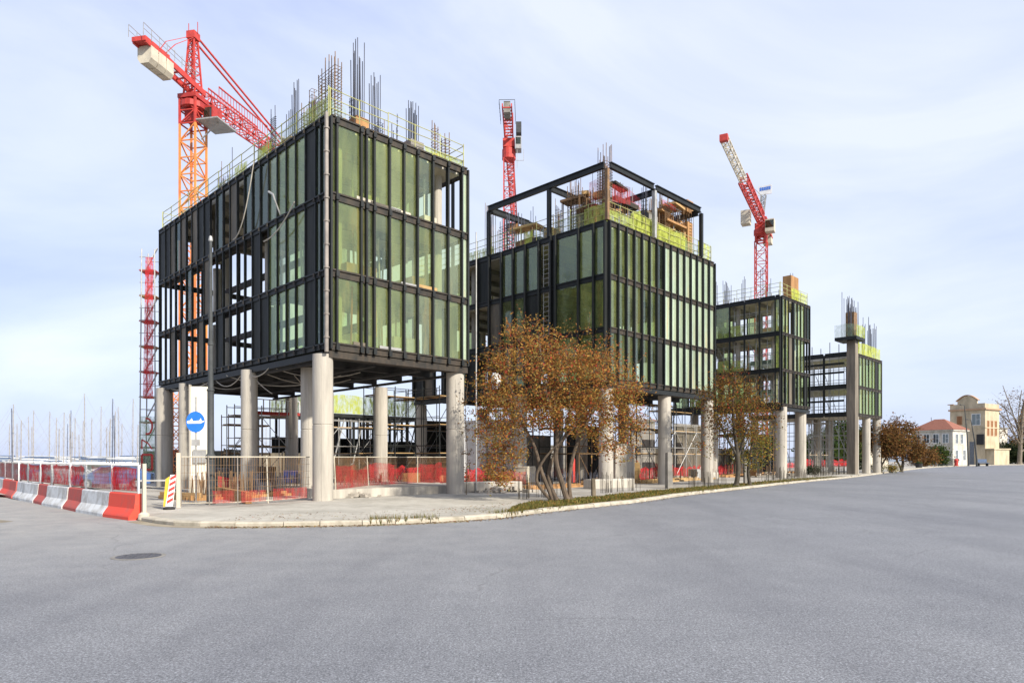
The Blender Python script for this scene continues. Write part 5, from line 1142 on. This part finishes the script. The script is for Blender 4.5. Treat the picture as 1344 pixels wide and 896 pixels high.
# bare tree at the right edge
BT=Vector((GX(1338,185),185,.12))
stems=[([(0,0,0),(.2,0,4),(.5,0,9),(1,0,14),(2.0,0,20)],.6)]
rb=random.Random(50)
for i in range(16):
    a=-1.0+i*.14; z=3+rb.random()*5; Lb=rb.uniform(9,14)
    stems.append(([(.2,0,z),(.3+math.sin(a)*Lb*.4,rb.uniform(-2,2),z+math.cos(a)*Lb*.5),(.4+math.sin(a)*Lb*.75,rb.uniform(-4,4),z+math.cos(a)*Lb+1)],.2))
tree('bare_tree','tall nearly bare winter tree at the right edge of the street',BT,stems,[(0,0,13,6.5,5,8),(-2.5,0,11,4.5,4,6)],700,3,'leaf_rust',.2,'bark_pale',51,.8,twig=.055)
for (u,y,h,rx,lf,lab) in [(1322,205,6.5,3.5,'leaf_dark','dark round evergreen bush under the bare tree'),(1340,195,7.5,4,'leaf_dark','dark tall evergreen hedge bush at the right picture edge'),(1106,150,10,3.6,'leaf_green','dark evergreen tree seen through the farthest block'),(1072,140,6.5,3.6,'leaf_green','low green tree between the third and farthest blocks'),(1128,165,9,3.4,'leaf_dark','dark evergreen behind the concrete pier')]:
    tree('evergreen_tree',lab,Vector((GX(u,y),y,.12)),[([(0,0,0),(.1,0,h*.4),(0,0,h*.85)],.25)],[(0,0,h*.55,rx,rx*.9,h*.42),(rx*.3,0,h*.4,rx*.8,rx*.8,h*.35)],150,34,lf,.36,'bark_dark',int(u),.75)
for (u,y,h,rx,lf,lab) in [(1212,140,3.6,2.6,'leaf_rust','brown leafless looking shrub in front of the white house wall'),(1232,148,4.2,1.8,'leaf_green','green climbing shrub on the white house wall'),(1268,158,0,0,None,None)]:
    if lf: tree('garden_shrub',lab,Vector((GX(u,y),y,.12)),[([(0,0,0),(.1,0,h*.4),(0,0,h*.8)],.12)],[(0,0,h*.55,rx,rx*.8,h*.45)],70,34,lf,.22,'bark_dark',int(u),.5,cat='shrub')
for (u,v,lf,lab,sz) in [(617,639,'leaf_red','small red leaved bush at the foot of the right corner column',.55),(640,640,'leaf_green','low dark green bush left of the big tree',.6),(664,641,'leaf_autumn','ochre bush under the left side of the big tree',.6),(866,627,'leaf_red','red leaved bush by the second block column',.8),(905,624,'leaf_red','bright red bush left of the second tree',.7),(1150,619.5,'leaf_green','green weed clump at the kerb below the rust trees',.7),(1172,620,'leaf_olive','olive weeds at the foot of the rust trees',.6),(1067,623,'leaf_dark','dark small shrub in front of the third block column',.6),(1133,617,'leaf_dark','dark round shrub beside the concrete pier foot',.7)]:
    p=at(u,v); tree('low_bush',lab,p,[([(0,0,0),(.05,0,sz*.5),(0,0,sz)],.03)],[(0,0,sz*.75,sz*1.15,sz,sz*.7)],40,22,lf,.055+.03*(p.y>50),'bark_dark',int(u),.18,cat='shrub',twig=.012)
# creeper on the right-hand column of block 1
cr_=tree('creeper','dry creeper with rust leaves hanging down the right corner column',Vector((GX(612,34.3),34.3,.12)),[([(0,0,0),(.05,0,2),(-.05,.05,4),(.05,.1,5.6)],.02)],[(0,0,3.4,.25,.15,2.6)],26,10,'leaf_rust',.06,'bark',71,.12,cat='plant',twig=.012)

# ------------------------------------------------------------------ far houses
def house_window(root, F, s0,s1,z0,z1, shutter=False):
    fr=MB(); F.box(fr,s0-.12,s1+.12,-.1,.07,z0-.12,z0-.003); F.box(fr,s0-.12,s1+.12,-.1,.07,z1+.003,z1+.12); F.box(fr,s0-.12,s0-.003,-.1,.07,z0,z1); F.box(fr,s1+.003,s1+.12,-.1,.07,z0,z1)
    w_=fr.build('window',M['house_trim'] if shutter else M['white_paint'],root)
    pn=MB(); F.box(pn,s0,s1,.005,.03,z0,z1); pn.build('pane',M['shutter'] if shutter else M['glass_window'],w_)
    bar=MB(); F.box(bar,(s0+s1)/2-.04,(s0+s1)/2+.04,.033,.06,z0,z1); F.box(bar,s0,(s0+s1)/2-.043,.033,.055,(z0+z1)/2-.03,(z0+z1)/2+.03); bar.build('glazing_bar',M['white_paint'] if not shutter else M['shutter'],w_)
H1=(104,160,.12); wh=thing('white_house','white house with a low red tiled hip roof at the street end','house',H1,R(30))
lx,ly,ez=6.5,9.5,8.5
s=MB(); s.box(0,lx,0,ly,0,ez); s.build('wall',M['house_white'],wh)
o_=.5; s=MB(); s.add([(-o_,-o_,ez),(lx+o_,-o_,ez),(lx+o_,ly+o_,ez),(-o_,ly+o_,ez),(lx/2,ly*.38,ez+2.7),(lx/2,ly*.62,ez+2.7)],[[0,1,4],[1,2,5,4],[2,3,5],[3,0,4,5],[3,2,1,0]]); rf=s.build('roof',M['roof'],wh)
s=MB(); s.box(-.35,-.003,-.35,ly+.35,ez-.32,ez-.02); s.box(0,lx+.3,-.35,-.003,ez-.32,ez-.02); s.build('cornice',M['house_white'],wh)
FY=Face('Y',lx,ly); FX=Face('X',lx,ly)
for s0 in (1.0,3.2,5.4,7.6): house_window(wh,FY,s0,s0+1.2,5.4,7.4)
for s0 in (1.2,3.4): house_window(wh,FX,s0,s0+1.0,5.2,7.4)
for s0 in (1.2,4.6): house_window(wh,FX,s0,s0+1.0,1.2,3.6)
s=MB(); FY.box(s,1.2,2.6,-.02,.06,0,3.2); s.build('door',M['door_grey'],wh)
H2=(122.8,176,.12); yh=thing('cream_villa','tall cream villa with a curved pediment and roof terrace at the street end','house',H2,R(30))
lx,ly,cz=7.2,8.6,14.3
s=MB(); s.box(0,lx,0,ly,0,cz); s.box(.03,3.5,ly+.003,ly+5.0,0,9.6); s.build('wall',M['house_cream'],yh)
s=MB(); s.box(-.4,lx+.4,-.4,ly+.3,cz+.003,cz+.4); s.build('cornice',M['house_trim'],yh)
s=MB(); s.box(-.12,-.004,-.1,ly,9.5,9.75); s.box(-.1,lx,-.12,-.004,9.5,9.75); s.build('string_course',M['house_cream'],yh)
FY=Face('Y',lx,ly); FX=Face('X',lx,ly)
s=MB(); n=14     # parapet with curved pediment along the front
prof=[(0.0,cz+.4),(ly,cz+.4),(ly,cz+1.7),(ly*.78,cz+1.7)]+[(lerp(ly*.78,ly*.22,i/n),cz+2.5+1.4*math.sin(math.pi*i/n)) for i in range(n+1)]+[(ly*.22,cz+1.7),(0,cz+1.7)]
m_=len(prof); s.add([(-.05,a,z) for a,z in prof]+[(.35,a,z) for a,z in prof],[list(range(m_)),list(range(2*m_-1,m_-1,-1))]+[[i,m_+i,m_+(i+1)%m_,(i+1)%m_] for i in range(m_)]); s.build('pediment',M['house_cream'],yh)
s=MB()
for i in range(n): 
    a0,a1=lerp(ly*.82,ly*.18,i/n),lerp(ly*.82,ly*.18,(i+1)/n); z0,z1=cz+2.56+1.5*math.sin(math.pi*i/n),cz+2.56+1.5*math.sin(math.pi*(i+1)/n); s.bar((.15,a0,z0),(.15,a1,z1),.95,.18)
s.build('pediment_cap',M['house_trim'],yh)
s=MB(); s.box(.4,lx-.05,0,.3,cz+.403,cz+1.6); s.box(lx-.3,lx-.05,.303,ly,cz+.403,cz+1.6); s.build('parapet',M['house_cream'],yh)
s=MB(); s.box(-.3,.5,ly*.9,ly+.5,cz+1.703,cz+1.9); s.build('coping',M['house_trim'],yh)
house_window(yh,FY,1.2,3.1,10.4,13.2); house_window(yh,FY,5.6,6.8,10.6,12.8,True); house_window(yh,FY,5.2,6.4,5.0,7.6)
for s0 in (1.0,2.9,4.9): house_window(yh,FX,s0,s0+1.0,7.6,11.4,True)
s=MB(); FY.box(s,.15,1.9,.003,.35,5.2,7.9); s.build('dark_signboard',M['tyre'],yh)
s=MB(); FY.box(s,2.6,3.7,.003,.08,0,6.0); FY.box(s,4.3,5.2,.003,.08,0,6.5); s.build('door',M['door_grey'],yh)
s=MB(); s.box(-.2,lx+1.2,-2.2,-.01,3.9,4.2); s.box(.3,lx+.8,-2.0,-.01,0,3.9); s.build('porch',M['house_cream'],yh)
s=MB(); s.box(.4,3.2,ly+1.5,ly+4.6,9.603,10.8); s.build('water_tank',M['tyre'],yh)
s=MB(); s.bar((.5,ly+5,9.6),(.5,ly+5.2,13),.1); s.build('aerial',M['pole_grey'],yh)
gh=thing('outbuilding','small grey outbuilding right of the cream villa','house',(GX(1312,215),215,.12),R(30)); s=MB(); s.box(0,5,0,3,0,11); s.build('wall',M['house_white'],gh); MB().box(-.3,5.3,-.3,3.3,11.003,11.4).build('roof',M['concrete_dark'],gh)
# posts, hydrant and bench at the street end
for (u,y,h,ln_,lab) in [(1271,150,13.4,-.9,'taller dark leaning lamp post before the cream villa'),(1282,140,9.6,-1.2,'shorter dark leaning lamp post beside the bench')]:
    t=thing('lamp_post',lab,'lamp post',(GX(u,y),y,.12)); s=MB(); s.path([(0,0,0),(0,0,1.2),(ln_*.3,0,h*.5),(ln_,0,h)],[.2,.18,.13,.07],8); s.build('pole',M['pole_grey'],t); s=MB(); s.bar((ln_,0,h),(ln_-.6,0,h+.15),.09); s.ball((ln_-.8,0,h+.12),.3,.16,.1); s.build('lamp_head',M['pole_grey'],t)
p=Vector((GX(1255,150),150,.12)); t=thing('hydrant','bright red hydrant standing on the pale pavement before the white house','hydrant',tuple(p)); s=MB(); s.lathe((0,0,0),[(.5,0),(.5,.1),(.36,.15),(.36,1.15),(.42,1.18),(.42,1.3),(.3,1.5),(.05,1.62)],14); s.build('body',M['red'],t,True); s=MB(); s.tube((-.5,0,.95),(.55,0,.95),.13,n=10); s.ball((.5,0,1.35),.22,.22,.2); s.build('outlets',M['tyre'],t)
p=Vector((GX(1290,146),146,.12)); t=thing('bench','dark blue street bench beside the shorter lamp post','bench',tuple(p),R(20)); s=MB(); s.box(-1.6,1.6,-.3,.3,.62,.72); s.build('seat',M['tarp'],t); s=MB(); s.box(-1.6,1.6,.3,.38,.8,1.5); s.build('backrest',M['tarp'],t)
for q in (-1.3,1.3): MB().box(q-.07,q+.07,-.25,.25,0,.62).build('leg',M['tyre'],t)
p=Vector((GX(1206,125),125,.12)); t=thing('plant_pot','black plant tub on the pavement near the rust trees','planter',tuple(p)); MB().lathe((0,0,0),[(.5,0),(.65,.7),(.7,.75)],12).build('tub',M['tyre'],t); MB().ball((0,0,.85),.6,.6,.3).build('plant',M['leaf_dark'],t)
# garden fence of the white house
a,b=Vector((GX(1195,150),150,.12)),Vector((GX(1258,156),156,.12)); d=b-a
t=thing('garden_fence','low dark railing along the front garden of the white house','fence',tuple(a),math.atan2(d.y,d.x)); s=MB()
q=0
while q<d.length: s.box(q,q+.07,-.03,.03,0,1.5); q+=.3
s.build('bars',M['pole_grey'],t); MB().box(0,d.length,-.033,.037,1.503,1.6).build('rail',M['pole_grey'],t)

# ------------------------------------------------------------------ marina
boats=[(6,556,'mast_pale',0),(20,551,'mast_pale',0),(44,547,'mast_pale',0),(66,548,'mast_pale',0),(76,541,'mast_pale',0),(86,538,'mast_dark',0),(114,548,'mast_pale',0),(137,549,'mast_pale',0),(145,539,'mast_pale',0),(154,556,'mast_pale',0),(162,534,'mast_pale',0),(173,557,'mast_pale',0),(2,545,'mast_pale',0),(9,530,'mast_pale',.2),(24,536,'mast_dark',0),(36,538,'mast_pale',.15),(48,560,'mast_pale',0),(58,540,'mast_pale',.1),(70,562,'mast_pale',0),(82,556,'mast_dark',0),(92,548,'mast_pale',.1),(99,543,'mast_pale',.05),(103,552,'mast_pale',0),(110,570,'mast_pale',0),(119,517,'mast_pale',.15),(126,533,'mast_pale',0),(140,523,'mast_dark',0),(150,566,'mast_pale',0),(158,545,'mast_dark',0),(167,523,'mast_pale',.15),(177,543,'mast_pale',0),(29,556,'mast_pale',0),(15,568,'mast_pale',0),(88,566,'mast_pale',0),(133,560,'mast_pale',0),(345,560,'mast_pale',0)]
order=sorted(range(len(boats)),key=lambda i:boats[i][0]); rank={b:i for i,b in enumerate(order)}
ords=['first','second','third','fourth','fifth','sixth','seventh','eighth','ninth','tenth','eleventh','twelfth','thirteenth','fourteenth','fifteenth','sixteenth','seventeenth','eighteenth','nineteenth','twentieth','twenty-first','twenty-second','twenty-third','twenty-fourth','twenty-fifth','twenty-sixth','twenty-seventh','twenty-eighth','twenty-ninth','thirtieth','thirty-first','thirty-second','thirty-third','thirty-fourth','thirty-fifth','thirty-sixth']
rm=random.Random(77)
for i,(u,v,mt,stay) in enumerate(boats):
    y=rm.uniform(106,150) if u<200 else 170; x=GX(u,y); h=HC+.75+(V0-v)*y/FP; L_=max(10,h*.8); hull=rm.choice(['hull_white','hull_white','hull_white','hull_white','hull_blue']) if mt!='mast_dark' else 'hull_white'
    col={'hull_white':'white','hull_blue':'dark blue'}[hull]; mc={'mast_pale':'pale','mast_dark':'dark'}[mt]
    lab=f'moored {col} sailboat, its {mc} mast the {ords[rank[i]]} from the left' if u<200 else 'sailboat seen far off under the nearest block between its columns'
    t=thing('sailboat',lab,'sailboat',(x,y,-.75),R(rm.choice([40,50,225,220])+rm.uniform(-8,8)),'sailboats moored in the marina')
    s=MB(); secs=[]
    for kx in range(7):
        f=kx/6; wd_=(.16+.84*math.sin(math.pi*min(1,.28+f*.5)))*L_*.15*(1 if f<.75 else (1-f)/.25*.9+.1); zz=1.2+.5*f*f
        secs.append([(-L_/2+f*L_,-wd_,zz),(-L_/2+f*L_,-wd_*.75,-.1),(-L_/2+f*L_,wd_*.75,-.1),(-L_/2+f*L_,wd_,zz)])
    vs_=[q for sec in secs for q in sec]; fs_=[]
    for kx in range(6):
        for e in range(4): fs_.append([kx*4+e,kx*4+(e+1)%4,(kx+1)*4+(e+1)%4,(kx+1)*4+e])
    fs_+=[[3,2,1,0],[24,25,26,27]]; s.add(vs_,fs_); s.build('hull',M[hull],t)
    s=MB(); s.add([(-L_*.18,-L_*.08,1.2),(L_*.2,-L_*.06,1.2),(L_*.2,L_*.06,1.2),(-L_*.18,L_*.08,1.2),(-L_*.15,-L_*.065,1.85),(L_*.1,-L_*.05,1.75),(L_*.1,L_*.05,1.75),(-L_*.15,L_*.065,1.85)],[[4,5,6,7],[0,1,5,4],[1,2,6,5],[2,3,7,6],[3,0,4,7]]); s.build('cabin',M['hull_white'],t)
    s=MB(); s.tube((L_*.08,0,1.2),(L_*.08+.1,0,h),.1,.06,6); s.bar((L_*.08-.02,-.9,h*.62),(L_*.08-.02,.9,h*.62),.06); s.build('mast',M[mt],t)
    zb_=rm.uniform(1.9,3.0); s=MB(); s.tube((L_*.06,0,zb_),(-L_*.35,0,zb_+.1),.13,.1,6); s.build('boom_cover',M[rm.choice(['canvas','canvas','hull_white','tarp'])],t)
    s=MB(); s.tube((L_*.08,0,h),(L_*.48,0,1.6),.014,n=4); s.tube((L_*.08,0,h),(-L_*.48,0,1.3),.01,n=4)
    for q in (-1,1): s.tube((L_*.08,0,h*.97),(L_*.05,q*L_*.13,1.2),.01,n=4)
    s.build('rigging',M['mast_pale'],t)
    if stay<0: s=MB(); s.tube((L_*.08,0,h*.96),(L_*.48,0,1.7),.06,.1,6); s.build('furled_sail',M['tarp'],t)
# parked cars seen through the barrier fence
def car(loc,rz,paint,label):
    t=thing('parked_car',label,'car',loc,rz,'cars parked on the quay behind the barriers')
    prof=[(-2.05,.32),(2.0,.32),(2.08,.6),(1.95,.82),(1.15,.92),(.55,1.38),(-.95,1.42),(-1.75,.98),(-2.08,.92)]
    s=MB(); n=len(prof); s.add([(a,-.82 if z<1 else -.66,z) for a,z in prof]+[(a,.82 if z<1 else .66,z) for a,z in prof],[list(range(n)),list(range(2*n-1,n-1,-1))]+[[i,n+i,n+(i+1)%n,(i+1)%n] for i in range(n)]); s.build('body',M[paint],t)
    for sd_ in (-1,1):
        s=MB(); s.add([(-1.45,sd_*.81,.98),(.95,sd_*.81,.96),(.5,sd_*.69,1.32),(-.9,sd_*.69,1.35)],[[0,1,2,3]]); s.build('side_window',M['glass_dark'],t)
        for x in (-1.3,1.3):
            wv=MB(); wv.tube((x,sd_*.68,.32),(x,sd_*.87,.32),.32,n=16); wh_=wv.build('wheel',M['tyre'],t); MB().tube((x,sd_*.872,.32),(x,sd_*.885,.32),.19,n=12).build('rim',M['galv'],wh_)
    for (x,nm_) in ((1.04,'windscreen'),):
        s=MB(); s.add([(1.17,-.7,.95),(1.17,.7,.95),(.6,.58,1.36),(.6,-.58,1.36)],[[0,1,2,3]]); s.build(nm_,M['glass_dark'],t)
    for q in (-.6,.6): MB().box(2.03,2.1,q-.16,q+.16,.62,.78).build('headlight',M['white_paint'],t)
car((GX(95,44),44,.115),R(30),'car_grey','grey car behind the middle barriers'); car((GX(150,41),41,.115),R(200),'car_blue','dark blue car behind the near barriers'); car((GX(45,50),50,.115),R(20),'car_blue','dark blue car behind the far barriers'); car((GX(125,52),52,.115),R(205),'hull_white','white car parked behind the grey and blue cars')
